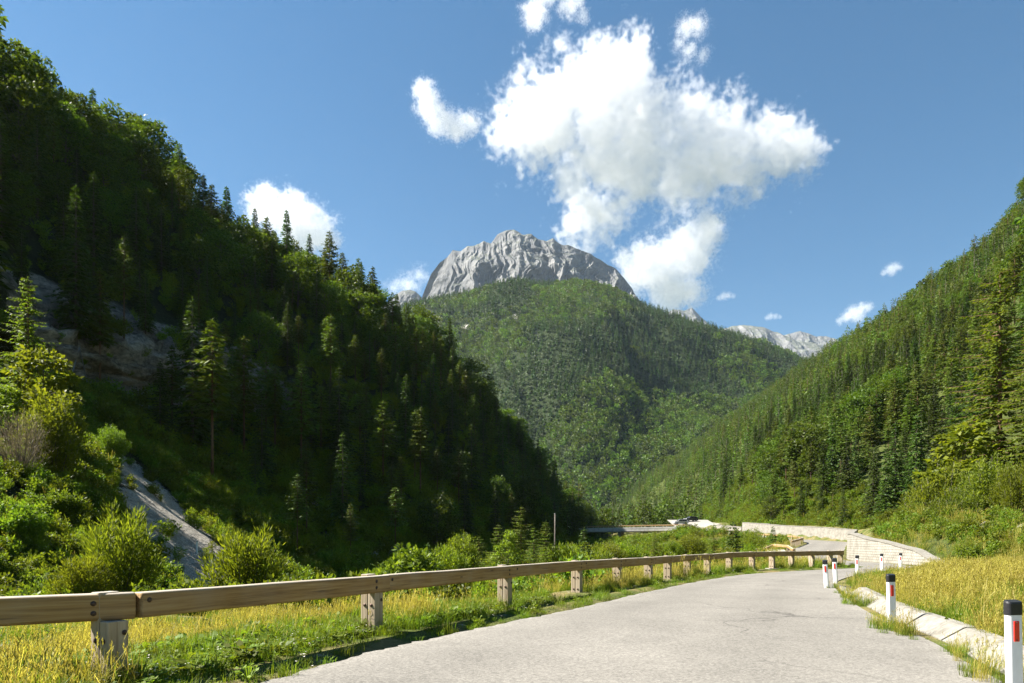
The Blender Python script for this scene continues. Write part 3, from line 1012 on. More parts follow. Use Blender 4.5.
def vlow(kind, seed):
    """very light tree for the far hill (a few pixels tall)"""
    rs = np.random.default_rng(seed)
    g = Geo()
    if kind == 'leaf':
        n = 95
        d = rand_dirs(n, rs)
        lump = 1 + 0.3 * vnoise(d[:, 0] * 2, d[:, 1] * 2, d[:, 2] * 2, seed)[:, None]
        c = d * np.array([3.6, 3.6, 4.2]) * lump * (0.5 + 0.5 * rs.random((n, 1)) ** 0.4) + np.array([0, 0, 6.5])
        ax = nrm(d + rs.normal(0, 0.6, (n, 3)))
        g.leaves(c, ax, perp(ax, rs), rs.uniform(1.3, 2.4, n), rs.uniform(1.0, 1.7, n), 0)
    else:
        n = 90
        t = rs.random(n) ** 1.4
        a = rs.random(n) * 6.283
        d = np.column_stack([np.cos(a), np.sin(a), 0 * a])
        c = d * (2.3 * (1 - t) * rs.uniform(0.1, 0.7, n))[:, None] + np.array([0, 0, 1.0]) * (1.2 + 12.3 * t)[:, None]
        ax = nrm(d + np.array([0, 0, -0.5]) + rs.normal(0, 0.25, (n, 3)))
        g.leaves(c, ax, perp(ax, rs), (2.3 * (1 - t) + 0.6) * rs.uniform(0.7, 1.1, n), (1.3 * (1 - t) + 0.4), 0)
    g.tube([[0, 0, -1.5], [0, 0, 5.0]], [0.2, 0.08], 4, 1)
    return g


near_src = collect('valley_tree_source',
    [single('a_leafy%d' % s, lowtree('leaf', 500 + s), [M['beech'], M['bark']]) for s in range(4)] +
    [single('b_needle%d' % s, lowtree('con', 520 + s), [M['spruce'], M['bark']]) for s in range(4)] +
    [single('c_pine%d' % s, lowtree('pine', 540 + s), [M['pine'], M['pinebark']]) for s in range(3)])      # 0-3 leafy, 4-7 spruce, 8-10 pine
far_src = collect('far_tree_source',
    [single('a_far%d' % s, vlow('leaf', 600 + s), [M['farleaf'], M['bark']]) for s in range(4)] +
    [single('b_far%d' % s, vlow('con', 620 + s), [M['farneedle'], M['bark']]) for s in range(3)])          # 0-3 leafy, 4-6 conifer


def undershrub(s):
    T, C = bush(0.9, 0.75, 700 + s, 9, 75, 0.13, 0.55, 0.15, 0.01, 0.1)
    return C


shrub_src = collect('undergrowth_source', [single('a_shrub%d' % s, undershrub(s), [M['shrub']]) for s in range(4)] +
                    [single('b_tall%d' % s, bush(1.1, 0.5, 720 + s, 9, 80, 0.12, 0.28, 0.7, 0.01, 0.1)[1], [M['willow']]) for s in range(3)])
grass_src = collect('grass_source', [
    single('a_green0', grass_clump(800, 60, 0.16, 0.42, 0.22, 0.8, 0.010), [M['grass'], M['straw'], M['flower']]),
    single('a_green1', grass_clump(801, 60, 0.20, 0.50, 0.22, 0.7, 0.010, 5), [M['grass'], M['straw'], M['flower']]),
    single('b_dry0', grass_clump(802, 46, 0.35, 0.75, 0.20, 0.6, 0.007, 12), [M['straw'], M['straw'], M['flower']]),
    single('b_dry1', grass_clump(803, 46, 0.30, 0.65, 0.22, 0.8, 0.008, 8), [M['straw'], M['straw'], M['flower']]),
    single('c_short0', grass_clump(804, 80, 0.05, 0.15, 0.20, 0.9, 0.009), [M['grass'], M['straw'], M['flower']]),
    single('c_short1', grass_clump(805, 80, 0.05, 0.18, 0.20, 0.9, 0.009, 0, 4), [M['grass'], M['straw'], M['flower']]),
    single('d_herb0', herb(806, 34, 0.10, 0.20), [M['shrub']]),
    single('d_herb1', herb(807, 40, 0.06, 0.16), [M['grass']]),
    single('e_mixed0', grass_clump(808, 60, 0.22, 0.60, 0.22, 0.7, 0.009, 10, 3, 2), [M['grass'], M['straw'], M['yflower']]),
    single('e_mixed1', grass_clump(809, 60, 0.25, 0.55, 0.22, 0.8, 0.009, 10), [M['grass'], M['straw'], M['yflower']]),
])  # 0,1 green 2,3 dry 4,5 short 6,7 herb 8,9 mixed


def scatter_nodes(name, coll):
    t = bpy.data.node_groups.new(name, 'GeometryNodeTree')
    t.interface.new_socket('Geometry', in_out='INPUT', socket_type='NodeSocketGeometry')
    t.interface.new_socket('Geometry', in_out='OUTPUT', socket_type='NodeSocketGeometry')
    gi, go = t.nodes.new('NodeGroupInput'), t.nodes.new('NodeGroupOutput')
    ci = t.nodes.new('GeometryNodeCollectionInfo')
    ci.inputs['Collection'].default_value = coll
    ci.inputs['Separate Children'].default_value = True
    ci.inputs['Reset Children'].default_value = True
    iop = t.nodes.new('GeometryNodeInstanceOnPoints')
    iop.inputs['Pick Instance'].default_value = True
    def attr(nm, typ):
        x = t.nodes.new('GeometryNodeInputNamedAttribute')
        x.data_type = typ
        x.inputs['Name'].default_value = nm
        return x.outputs['Attribute']
    L = t.links.new
    L(gi.outputs[0], iop.inputs['Points'])
    L(ci.outputs[0], iop.inputs['Instance'])
    L(attr('pick', 'INT'), iop.inputs['Instance Index'])
    e = t.nodes.new('FunctionNodeEulerToRotation')
    L(attr('turn', 'FLOAT_VECTOR'), e.inputs[0])
    L(e.outputs[0], iop.inputs['Rotation'])
    L(attr('size', 'FLOAT_VECTOR'), iop.inputs['Scale'])
    L(iop.outputs[0], go.inputs[0])
    return t


def stuff(name, pts, pick, scl, coll, label, tilt=0.06, rs=rng, wide=0.12):
    pts = np.asarray(pts, float)
    n = len(pts)
    me = bpy.data.meshes.new(name)
    me.vertices.add(n)
    me.vertices.foreach_set('co', pts.astype(np.float32).ravel())
    rot = np.column_stack([rs.normal(0, tilt, n), rs.normal(0, tilt, n), rs.random(n) * 6.283])
    scl = np.asarray(scl, float)
    sc = np.column_stack([scl * rs.uniform(1 - wide, 1 + wide, n), scl * rs.uniform(1 - wide, 1 + wide, n), scl])
    for nm, typ, key, val in (('pick', 'INT', 'value', np.asarray(pick).astype(np.int32)), ('turn', 'FLOAT_VECTOR', 'vector', rot.astype(np.float32).ravel()),
                              ('size', 'FLOAT_VECTOR', 'vector', sc.astype(np.float32).ravel())):
        me.attributes.new(nm, typ, 'POINT').data.foreach_set(key, val)
    o = bpy.data.objects.new(name, me)
    COL.objects.link(o)
    md = o.modifiers.new('scatter', 'NODES')
    md.node_group = scatter_nodes(name, coll)
    tag(o, label, kind='stuff')
    return o


def thin(p, dmin, pr=None):
    """keep points at least dmin apart (dmin may vary by point)"""
    dmin = np.broadcast_to(np.asarray(dmin, float), (len(p),))
    cell = float(dmin.max())
    grid, keep = {}, []
    order = np.argsort(-pr) if pr is not None else range(len(p))
    for i in order:
        k = (int(p[i, 0] // cell), int(p[i, 1] // cell))
        ok = True
        for a in (-1, 0, 1):
            for b in (-1, 0, 1):
                for j in grid.get((k[0] + a, k[1] + b), ()):
                    if (p[i, 0] - p[j, 0]) ** 2 + (p[i, 1] - p[j, 1]) ** 2 < dmin[i] ** 2:
                        ok = False
                        break
                if not ok:
                    break
            if not ok:
                break
        if ok:
            keep.append(i)
            grid.setdefault(k, []).append(i)
    return np.array(keep, int)


def bvh_of(loft, step=1):
    G = loft.G[::step, ::step]
    a, b = G.shape[:2]
    i = np.arange(a * b).reshape(a, b)
    q = np.stack([i[:-1, :-1], i[1:, :-1], i[1:, 1:], i[:-1, 1:]], -1).reshape(-1, 4)
    return BVHTree.FromPolygons([tuple(v) for v in G.reshape(-1, 3)], [tuple(x) for x in q.tolist()])


BV = [bvh_of(LH), bvh_of(RH), bvh_of(CH, 2)]
ORI = Vector((0, 0, EYE))


def visible(p):
    d = Vector(p) - ORI
    L = d.length
    d.normalize()
    for b in BV:
        if b.ray_cast(ORI, d, L - 2.0)[0] is not None:
            return False
    return True


def hill_z(x, y, which=None):
    """highest surface under a point"""
    z = floor_z1(x, y)
    for b in BV[:2]:
        h = b.ray_cast(Vector((x, y, 500)), Vector((0, 0, -1)))[0]
        if h is not None:
            z = max(z, h.z)
    return z
# ------------------------------------------------------------------ woods
TREE_H = {'broadleaf_tree': 13.0, 'spruce_tree': 15.0, 'pine_tree': 15.0, 'larch_tree': 12.0}
BARK = {}


def copies(kind):
    """the prototype things of a kind are made once; every further one is a copy of thing and parts"""
    return PRO[kind]


def plant(kind, loc, s, rz, label, cat, group=None, var=None, names=('trunk', 'crown'), wide=1.0):
    tm, cm = PRO[kind][(var if var is not None else rng.integers(len(PRO[kind]))) % len(PRO[kind])]
    root = empty(kind, loc, rz)
    root.scale = (s * wide, s * wide, s)
    tag(root, label, cat, group)
    for nm, me in ((names[0], tm), (names[1], cm)):
        o = bpy.data.objects.new(nm, me)
        COL.objects.link(o)
        o.parent = root
    return root


def pix_ground(px, py):
    d = Vector(((px - 512) / F, 1.0, -(py - HZ) / F)).normalized()
    best = None
    for b in BV[:2]:
        h = b.ray_cast(ORI, d)
        if h[0] is not None and (best is None or h[3] < best[1]):
            best = (h[0], h[3])
    # valley floor by marching
    for r in np.arange(3, 260, 0.25):
        p = ORI + d * r
        if best is not None and r > best[1]:
            break
        if p.z < floor_z1(p.x, p.y):
            return np.array(p)
    return np.array(best[0]) if best is not None else None


def cand(loft, n, tmin, tmax):
    p, t, nn = loft.sample(n, tmin, tmax)
    return p, t


# --- left slope
pL, tL = cand(LH, 26000, 0.12, 3.55)
keep = np.ones(len(pL), bool)
mk = maskL(pL, tL)
keep &= mk[:, 0] < np.where(rng.random(len(pL)) < 0.18, 2.0, 0.35)
keep &= ~((tL < 1.15) & (pL[:, 1] < 104) & (proj(pL)[0] < 222) & (rng.random(len(pL)) < 0.75))
keep &= mk[:, 1] < 0.25
sunny = (tL < 1.0) & (pL[:, 1] < 60 + 4 * vnoise(pL[:, 0] * .1, pL[:, 1] * .1, 0, 9))
keep &= ~sunny
keep &= ~((tL > 0.8) & (tL < 1.35) & (pL[:, 1] < 84))          # the shelf road
keep &= ~((tL < 2.65) & (pL[:, 1] < 57))
keep &= ~((tL < 2.2) & (pL[:, 1] < 70) & (rng.random(len(pL)) < 0.6))
keep &= ~((tL < 0.45) & (pL[:, 1] < 150) & (rng.random(len(pL)) < 0.55))
pL, tL = pL[keep], tL[keep]
pxs, pys = proj(pL)
inn = (pL[:, 1] > 4) & (pxs > -170) & (pxs < 660)
pL, tL = pL[inn], tL[inn]
pL_s = rng.uniform(0.62, 1.3, len(pL))
k = thin(pL, 4.6 * (0.55 + 0.45 * pL_s))
pL_s = pL_s[k]
pL, tL = pL[k], tL[k]
zone = vnoise(pL[:, 0] * 0.035, pL[:, 1] * 0.035, 0, 61) + rng.normal(0, 0.35, len(pL))
kL = np.where(zone > -0.05, 0, np.where(zone > -0.42, 1, 2))          # 0 leafy 1 spruce 2 pine
kL = np.where((tL < 2.35) & (kL == 0) & (rng.random(len(pL)) < 0.68), rng.choice([1, 1, 2], len(pL)), kL)
kL = np.where((tL < 1.9) & (kL == 0) & ((proj(pL)[0] < 420) | (rng.random(len(pL)) < 0.6)), rng.choice([1, 1, 2], len(pL)), kL)
kL = np.where((tL > 2.5) & (kL > 0) & (pL[:, 1] < 150) & (rng.random(len(pL)) < 0.2), 0, kL)
sL = pL_s * np.where(kL == 0, 0.95, 0.88)
sL *= np.where((tL > 2.6) & (kL > 0) & (rng.random(len(pL)) < 0.12), 1.2, 1.0)
sL = sL * np.where((tL < 2.5) & (tL > 1.8) & (pL[:, 1] < 140), 0.78, 1.0) * np.where(tL < 0.5, 0.7, 1.0)
sL = np.where(tL > 2.5, np.minimum(sL, 1.08), sL)

# --- right slope
pR, tR = cand(RH, 120000, 0.35, 3.4)
keep = (pR[:, 1] > 40) & ~((tR < 2.0) & (pR[:, 1] < 62)) & ~((tR < 1.75) & (pR[:, 1] < 110)) & ~((tR < 0.75) & (pR[:, 1] < 160))
keep &= ~((tR < 1.0) & (pR[:, 1] > 150) & (pR[:, 1] < 212))
keep &= ~((proj(pR)[0] > 915) & (pR[:, 1] < 100))
pR, tR = pR[keep], tR[keep]
pxs, pys = proj(pR)
inn = (pxs > 560) & (pxs < 1110)
pR, tR = pR[inn], tR[inn]
k = thin(pR, np.where(pR[:, 1] < 260, 3.9, 4.8))
pR, tR = pR[k], tR[k]
zone = vnoise(pR[:, 0] * 0.018, pR[:, 1] * 0.018, 0, 71) + rng.normal(0, 0.3, len(pR)) + 0.25 * (tR - 2)
kR = np.where(zone > 0.80, 0, np.where(zone > 0.12, 2, 1))
sR = rng.uniform(0.55, 1.05, len(pR)) * np.where(tR < 1.2, 0.6, 1.0)

KN = ['broadleaf_tree', 'spruce_tree', 'pine_tree']
HH = np.array([13.0, 15.0, 15.0])


def vis_mask(p, h):
    return np.array([visible((q[0], q[1], q[2] + hh)) for q, hh in zip(p, h)])


hL, hR = HH[kL] * sL, HH[kR] * sR
vL, vR = vis_mask(pL, hL), vis_mask(pR, hR)
pL, tL, kL, sL, hL = pL[vL], tL[vL], kL[vL], sL[vL], hL[vL]
pR, tR, kR, sR, hR = pR[vR], tR[vR], kR[vR], sR[vR], hR[vR]
def framed(p):
    x, y = proj(p)
    return (x > -12) & (x < 1036)
szL = hL / np.maximum(pL[:, 1], 1) * framed(pL)
szR = hR / np.maximum(pR[:, 1], 1) * framed(pR)
WANT_L, WANT_R = {0: 170, 1: 150, 2: 90}, {0: 40, 1: 140, 2: 120}
LW = ['rounded leafy broadleaf tree', 'dark conical spruce', 'open crowned pine']
LG = ['broadleaf trees', 'spruces', 'pines']


def zone_left(p, t, h):
    x, y = proj(p)
    if t > 2.72:
        return 'against the sky along the crest of the left slope', 'along the crest of the left slope'
    if t > 2.1:
        return 'crowded on the upper part of the shaded left slope', 'on the upper shaded left slope'
    if y < 420:
        return 'rising around the grey rock face on the left slope', 'around the left rock face'
    if x > 400:
        return 'at the dark foot of the left slope above the stream gully', 'at the foot of the left slope'
    return 'in deep shade on the lower left slope', 'low on the shaded left slope'


def zone_right(p, t, h):
    if t < 1.7:
        return 'in the sunlit front row at the foot of the right slope', 'in the front row of the right slope'
    if p[1] < 240:
        return 'on the sunlit near part of the right slope', 'on the near right slope'
    return 'on the sunlit middle part of the right slope', 'on the middle right slope'


rest_p, rest_k, rest_s = [], [], []
for (p, t, kk, s, h, sz, want, zf) in ((pL, tL, kL, sL, hL, szL, WANT_L, zone_left), (pR, tR, kR, sR, hR, szR, WANT_R, zone_right)):
    chosen = np.zeros(len(p), bool)
    for c in (0, 1, 2):
        ii = np.where((kk == c) & (sz > 0))[0]
        ii = ii[np.argsort(-sz[ii])][:want[c]]
        chosen[ii] = True
    for i in np.where(chosen)[0]:
        where, grp = zf(p[i], t[i], h[i])
        plant(KN[kk[i]], p[i], s[i], rng.random() * 6.28, LW[kk[i]] + ' ' + where, 'tree', LG[kk[i]] + ' ' + grp, wide=rng.uniform(0.9, 1.15))
    r = ~chosen
    rest_p.append(p[r])
    rest_k.append(np.where(kk[r] == 0, rng.integers(0, 4, r.sum()), np.where(kk[r] == 1, rng.integers(4, 8, r.sum()), rng.integers(8, 11, r.sum()))))
    rest_s.append(s[r] * np.where(kk[r] == 0, 13 / 11, 15 / 13))
print('trees left', len(pL), 'right', len(pR))
# trees in the valley bottom behind the bridge
vb = np.column_stack([rng.uniform(-10, 130, 2600), rng.uniform(232, 640, 2600)])
vb = vb[(vb[:, 0] / vb[:, 1] * F + 512 > 575) & (vb[:, 0] < 66 + 0.05 * (vb[:, 1] - 215))]
vb = vb[~((vb[:, 0] > 40) & (vb[:, 1] < 236))]
vb = vb[thin(np.column_stack([vb, vb[:, :1]]), 5.0)]
vz = floor_z(vb[:, 0], vb[:, 1])
rest_p.append(np.column_stack([vb, vz]))
rest_k.append(rng.choice([0, 1, 2, 3, 4, 5, 6, 7, 8], len(vb)))
rest_s.append(rng.uniform(0.8, 1.15, len(vb)))
stuff('forest', np.concatenate(rest_p), np.concatenate(rest_k), np.concatenate(rest_s), near_src, 'mixed wood covering the rest of both valley slopes', 0.03)

# --- the hill closing the valley
pC, tC = cand(CH, 90000, 0.0, 3.25)
mc = maskC(pC, tC)
pxs, pys = proj(pC)
inn = (pxs > 395) & (pxs < 860) & (mc[:, 0] < 0.5)
pC, tC = pC[inn], tC[inn]
k = thin(pC, 6.9)
pC, tC = pC[k], tC[k]
pxs, pys = proj(pC)
zc = fbm(pC[:, 0] * 0.006, pC[:, 2] * 0.010, 0, 4, 81) + 0.12 * rng.normal(size=len(pC))
kC = np.where(zc > -0.12, rng.integers(0, 4, len(pC)), rng.integers(4, 7, len(pC)))
print('far trees', len(pC))
stuff('forest', pC, kC, rng.uniform(0.8, 1.5, len(pC)), far_src, 'dense mixed forest over the rounded hill below the grey peak', 0.03)

# ------------------------------------------------------------------ single plants one can point at


def at(px, d, dz=0.0):
    x = (px - 512) / F * d
    return np.array([x, d, hill_z(x, d) + dz])


def ztop(py, d):
    return EYE - (py - HZ) / F * d


def feature(kind, px, d, top, label, cat, base_h, group=None, var=None, wide=1.0, names=('trunk', 'crown')):
    p = at(px, d)
    h = max(0.4, ztop(top, d) - p[2])
    return plant(kind, p, h / base_h, rng.random() * 6.28, label, cat, group, var, names, wide)


SB = ('stem', 'foliage')


def based(kind, px, base, top, label, cat, base_h, var=None, wide=1.0, names=('trunk', 'crown')):
    p = pix_ground(px, base)
    h = (base - top) / F * p[1]
    return plant(kind, p, h / base_h, rng.random() * 6.28, label, cat, None, var, names, wide)


feature('larch_tree', 28, 47, 277, 'bright yellow green conifer standing in sun beside the rock face', 'tree', 12, None, 0, 0.8)
feature('young_tree', 44, 43, 345, 'sunlit pale green young tree with bare twig ends below the bright conifer', 'tree', 5, None, 0, 0.9)
feature('young_tree', 6, 42, 385, 'leafy young tree cut by the left picture edge below the bright conifer', 'tree', 5, None, 1, 1.0)
feature('tall_bush', 55, 41, 392, 'glowing yellow green bush just above the dry brown bush', 'bush', 5, None, 0, 0.9, SB)
feature('dry_bush', 20, 38, 411, 'dry brown twiggy bush on the sunny left slope', 'bush', 1.9, None, 0, 0.62, SB)
feature('willow_bush', 118, 20.5, 510, 'large feathery bright green willow bush behind the first rail', 'bush', 2.6, None, 0, 0.85, SB)
feature('willow_bush', 84, 19, 552, 'low feathery green bush leaning against the large willow', 'bush', 2.6, None, 1, 1.0, SB)
feature('willow_bush', 248, 24, 524, 'rounded feathery green bush at the foot of the grey scree', 'bush', 2.6, None, 1, 0.95, SB)
based('leafy_bush', 20, 545, 505, 'dark leafy bush low on the sunny slope at the left picture edge', 'bush', 2.2, 0, 1.0, SB)
based('leafy_bush', 62, 520, 490, 'leafy bush half way up the sunny slope left of the large willow', 'bush', 2.2, 1, 1.1, SB)
based('tall_bush', 112, 462, 425, 'olive green bush at the edge of the shade above the scree', 'bush', 5, 2, 1.0, SB)
based('leafy_bush', 196, 507, 488, 'small leafy bush on the top edge of the scree', 'bush', 2.2, 1, 1.0, SB)
# behind the guard rail
for px, d, top, kind, bh, wd, lab in (
        (428, 36, 543, 'young_spruce', 5, 0.9, 'small pointed young spruce behind the rail beside the rounded bush'),
        (461, 39, 532, 'tall_bush', 5, 0.9, 'rounded bright green bush between the small spruce and the tall young trees'),
        (498, 46, 524, 'larch_tree', 12, 0.9, 'left one of the bright young trees clumped before the dark slope'),
        (521, 47, 506, 'larch_tree', 12, 0.85, 'tallest of the bright young trees clumped before the dark slope'),
        (546, 49, 521, 'larch_tree', 12, 0.9, 'right one of the bright young trees clumped before the dark slope'),
        (408, 34, 549, 'leafy_bush', 2.2, 1.2, 'low bright bush left of the small pointed young spruce'),
        (446, 37, 542, 'willow_bush', 2.6, 1.0, 'narrow feathery bush touching the rounded bush on its left'),
        (479, 42, 536, 'larch_tree', 12, 1.1, 'small feathery tree touching the rounded bush on its right'),
        (508, 43, 530, 'young_tree', 5, 0.8, 'short leafy tree before the tallest bright young tree'),
        (534, 45, 527, 'larch_tree', 12, 0.9, 'short feathery tree between the tallest young tree and the pole'),
        (566, 50, 541, 'willow_bush', 2.6, 1.2, 'low feathery bush right of the pole'),
        (594, 54, 546, 'willow_bush', 2.6, 1.3, 'low feathery bush right of the young spruce by the pole'),
        (622, 58, 540, 'willow_bush', 2.6, 1.2, 'low feathery bush under the left part of the bridge'),
        (672, 70, 538, 'tall_bush', 5, 0.9, 'slim feathery bush right of the narrow young tree'),
        (584, 52, 528, 'young_spruce', 5, 1.0, 'young spruce right of the utility pole before the dark wood'),
        (608, 56, 541, 'tall_bush', 5, 1.3, 'low bush below the left end of the bridge'),
        (634, 62, 532, 'larch_tree', 12, 1.0, 'light green young tree below the middle of the bridge'),
        (655, 66, 531, 'larch_tree', 12, 0.9, 'young tree with a narrow crown below the bridge'),
        (690, 74, 533, 'tall_bush', 5, 1.3, 'spreading bush in front of the bridge pillar'),
        (714, 78, 523, 'larch_tree', 12, 1.0, 'bright young tree hiding the right end of the bridge'),
        (733, 80, 522, 'young_spruce', 5, 1.25, 'young conifer in front of the far end of the stone wall'),
        (752, 84, 530, 'tall_bush', 5, 1.1, 'light bush in front of the stone wall beside the dark little spruce'),
        (773, 88, 526, 'young_spruce', 5, 1.0, 'dark little spruce standing before the pale stone wall')):
    feature(kind, px, d, top, lab, 'bush' if 'bush' in kind else 'tree', bh, None, None, wd, SB if 'bush' in kind else ('trunk', 'crown'))
# right bank
for px, d, top, kind, bh, wd, lab in (
        (1000, 66, 268, 'larch_tree', 12, 0.95, 'tall light green larch at the right picture edge above the bank'),
        (1034, 60, 320, 'larch_tree', 12, 0.95, 'light green larch cut by the right picture edge'),
        (968, 64, 425, 'young_tree', 5, 1.2, 'broad light green young tree on the right bank'),
        (944, 62, 462, 'tall_bush', 5, 0.85, 'tall feathery bush at the top of the right bank'),
        (990, 54, 455, 'tall_bush', 5, 0.95, 'large leafy bush on the right bank under the larch'),
        (915, 84, 482, 'young_spruce', 5, 0.9, 'young spruce at the left end of the bank bushes'),
        (1016, 50, 462, 'tall_bush', 5, 0.9, 'feathery bush at the right picture edge above the stones'),
        (930, 50, 509, 'leafy_bush', 2.2, 1.0, 'leafy bush half way down the right bank'),
        (958, 52, 487, 'tall_bush', 5, 0.9, 'upright feathery bush in the middle of the right bank'),
        (973, 30, 548, 'leafy_bush', 2.2, 1.3, 'low dark bush at the upper edge of the dry grass'),
        (893, 74, 511, 'leafy_bush', 2.2, 1.2, 'bush on the bank above the right end of the stone wall'),
        (820, 150, 492, 'young_tree', 5, 1.2, 'yellow green young tree in the gap of the front row above the wall'),
        (835, 145, 505, 'tall_bush', 5, 1.1, 'yellow green bush above the corner of the stone wall'),
        (785, 165, 500, 'young_tree', 5, 1.2, 'round young tree above the left part of the stone wall')):
    feature(kind, px, d, top, lab, 'bush' if 'bush' in kind else 'tree', bh, None, None, wd, SB if 'bush' in kind else ('trunk', 'crown'))
# pines on the shaded slope whose tops catch the sun
for px, base, top, lab in ((238, 440, 347, 'pine with pale sunlit top and dark trunk, leftmost of the four in the shade'),
                           (275, 458, 364, 'slim pine with pale sunlit top, second of the four in the shade'),
                           (301, 460, 377, 'slim pine with pale sunlit top, third of the four in the shade'),
                           (321, 461, 384, 'slim pine with pale sunlit top, rightmost of the four in the shade'),
                           (225, 395, 322, 'pine with a sunlit tip behind the four slim pines'),
                           (204, 400, 318, 'dark spruce with only its very tip in the sun'),
                           (100, 395, 268, 'tall dark pine with a straight bare trunk before the rock face'),
                           (172, 440, 345, 'dark shaded pine between the rock face and the slim pines')):
    p = pix_ground(px, base)
    if p is not None:
        h = (base - top) / F * p[1]
        kd = 'spruce_tree' if 'spruce' in lab else 'pine_tree'
        plant(kd, p, h / 15.0, rng.random() * 6.28, lab, 'tree', None, None, ('trunk', 'crown'), 1.0)

# ------------------------------------------------------------------ undergrowth and grass
# sunny left slope, forest edge, right bank
pU, tU = LH.sample(17000, 0.02, 1.0)[:2]
kU = (pU[:, 1] > 6) & (rng.random(len(pU)) < np.where(maskL(pU, tU)[:, 1] < 0.3, 1.0, 0.06)) & (rng.random(len(pU)) < np.where(pU[:, 1] < 70, 1.0, 0.5))
pU, tU = pU[kU], tU[kU]
pV, tV = RH.sample(26000, 0.15, 1.75)[:2]
kV = (pV[:, 1] > 18) & (pV[:, 1] < 300) & (maskR(pV, tV)[:, 1] < 0.35)
pV = pV[kV]
pV = pV[rng.random(len(pV)) < np.where(pV[:, 1] < 60, 0.5, 0.85)]
pF, tF = LH.sample(6000, 1.0, 3.1)[:2]
pF = pF[(maskL(pF, tF)[:, 0] < np.where(rng.random(len(pF)) < 0.3, 2, 0.3)) & (pF[:, 1] > 20)]
q = np.column_stack([rng.uniform(-16, 44, 9000), rng.uniform(18, 190, 9000)])
o, sd, zr = road_info(q[:, 0], q[:, 1])
clump = vnoise(q[:, 0] * 0.16, q[:, 1] * 0.16, 0, 91)
q = q[(sd < 0) & (o > 2.3) & (clump > np.where(q[:, 1] > 40, -0.35, -0.05)) & (rng.random(len(q)) < 0.8)]
pW = np.column_stack([q, floor_z(q[:, 0], q[:, 1])])
pts = np.concatenate([pU, pV, pW, pF])
far_k = 1 + np.clip((pts[:, 1] - 40) / 120, 0, 0.8)
stuff('undergrowth', pts, rng.integers(0, 7, len(pts)), rng.uniform(0.45, 1.25, len(pts)) * far_k * np.where((pts[:, 0] < 15) & (pts[:, 1] > 60), rng.choice([0.6, 0.9, 1.5], len(pts)), 1.0), shrub_src, 'low leafy undergrowth on the slopes and along the stream', 0.15)

G_P, G_K, G_S = [], [], []


def lawn(n, x0, x1, y0, y1, cond, picks, s0, s1):
    q = np.column_stack([rng.uniform(x0, x1, n), rng.uniform(y0, y1, n)])
    px = q[:, 0] / np.maximum(q[:, 1], 0.3) * F + 512
    q = q[(px > -160) & (px < 1400)]
    o, sd, zr = road_info(q[:, 0], q[:, 1])
    m = cond(q[:, 0], q[:, 1], o, sd)
    q = q[m]
    z = floor_z(q[:, 0], q[:, 1])
    for b in BV[:2]:
        pass
    G_P.append(np.column_stack([q, z]))
    if picks == 'patch':
        v = vnoise(q[:, 0] * 0.35, q[:, 1] * 0.35, 0, 17) + 0.5 * vnoise(q[:, 0] * 1.3, q[:, 1] * 1.3, 0, 18) + rng.normal(0, 0.18, len(q)) + np.where(q[:, 0] > 4, 0.3, np.where(q[:, 1] < 14, -0.38, -0.12))
        G_K.append(np.where(v < -0.12, rng.choice(GREEN, len(q)), np.where(v < 0.18, rng.choice(MIXED, len(q)), rng.choice(STRAW, len(q)))))
    else:
        G_K.append(rng.choice(picks, len(q)))
    G_S.append(rng.uniform(s0, s1, len(q)))


pn = lambda x, y, f, s: vnoise(x * f, y * f, 0, s)
# left verge: short turf along the tarmac, then patches of green, herbs and straw
GREEN, MIXED, STRAW = [0, 1, 4, 5, 6, 7, 0, 4], [0, 1, 8, 9, 0, 1, 6], [2, 3, 9, 1, 8]
lawn(15000, -6, 20, 3.5, 40, lambda x, y, o, s: (s < 0) & (o > 0.0) & (o < 0.95) & (rng.random(len(x)) < np.clip(14 / np.maximum(y, 8), 0.4, 1)), [4, 4, 4, 5, 4, 7, 0], 0.45, 0.95)
lawn(14000, -14, -0.5, 3.5, 14, lambda x, y, o, s: (s < 0) & (o > 0.8) & (pn(x, y, 0.9, 1) > -0.45), 'patch', 0.32, 0.75)
lawn(9000, -10, -0.5, 3.5, 13, lambda x, y, o, s: (s < 0) & (o > 0.6) & (o < 5), [4, 4, 0, 4, 5, 6, 7, 4, 7], 0.45, 0.9)
lawn(500, -12, -1, 5, 14, lambda x, y, o, s: (s < 0) & (o > 1.6), [6, 6, 0], 0.7, 1.1)
lawn(16000, -16, 8, 10, 27, lambda x, y, o, s: (s < 0) & (o > 0.8) & (o < 16) & (pn(x, y, 0.7, 2) > -0.35), 'patch', 0.3, 0.7)
lawn(9000, -10, 22, 25, 60, lambda x, y, o, s: (s < 0) & (o > 0.6) & (o < 18) & (pn(x, y, 0.4, 3) > -0.3), 'patch', 0.6, 1.1)
lawn(5000, 5, 48, 58, 190, lambda x, y, o, s: (s < 0) & (o > 0.6) & (o < 14), 'patch', 0.9, 1.6)
# right meadow: dry yellow grass behind the kerb
lawn(22000, 4.5, 19, 2.5, 16, lambda x, y, o, s: (s > 0) & (o > 0.72), 'patch', 0.4, 0.8)
lawn(20000, 8, 30, 15, 36, lambda x, y, o, s: (s > 0) & (o > np.where(y < 18, 0.72, 0.5)) & ((o > 2.5) | (y < 19)), 'patch', 0.4, 0.8)
lawn(5000, 8, 27, 18, 36, lambda x, y, o, s: (s > 0) & (o > 0.4) & (o <= 2.6), [4, 5, 0, 1, 8], 0.35, 0.6)
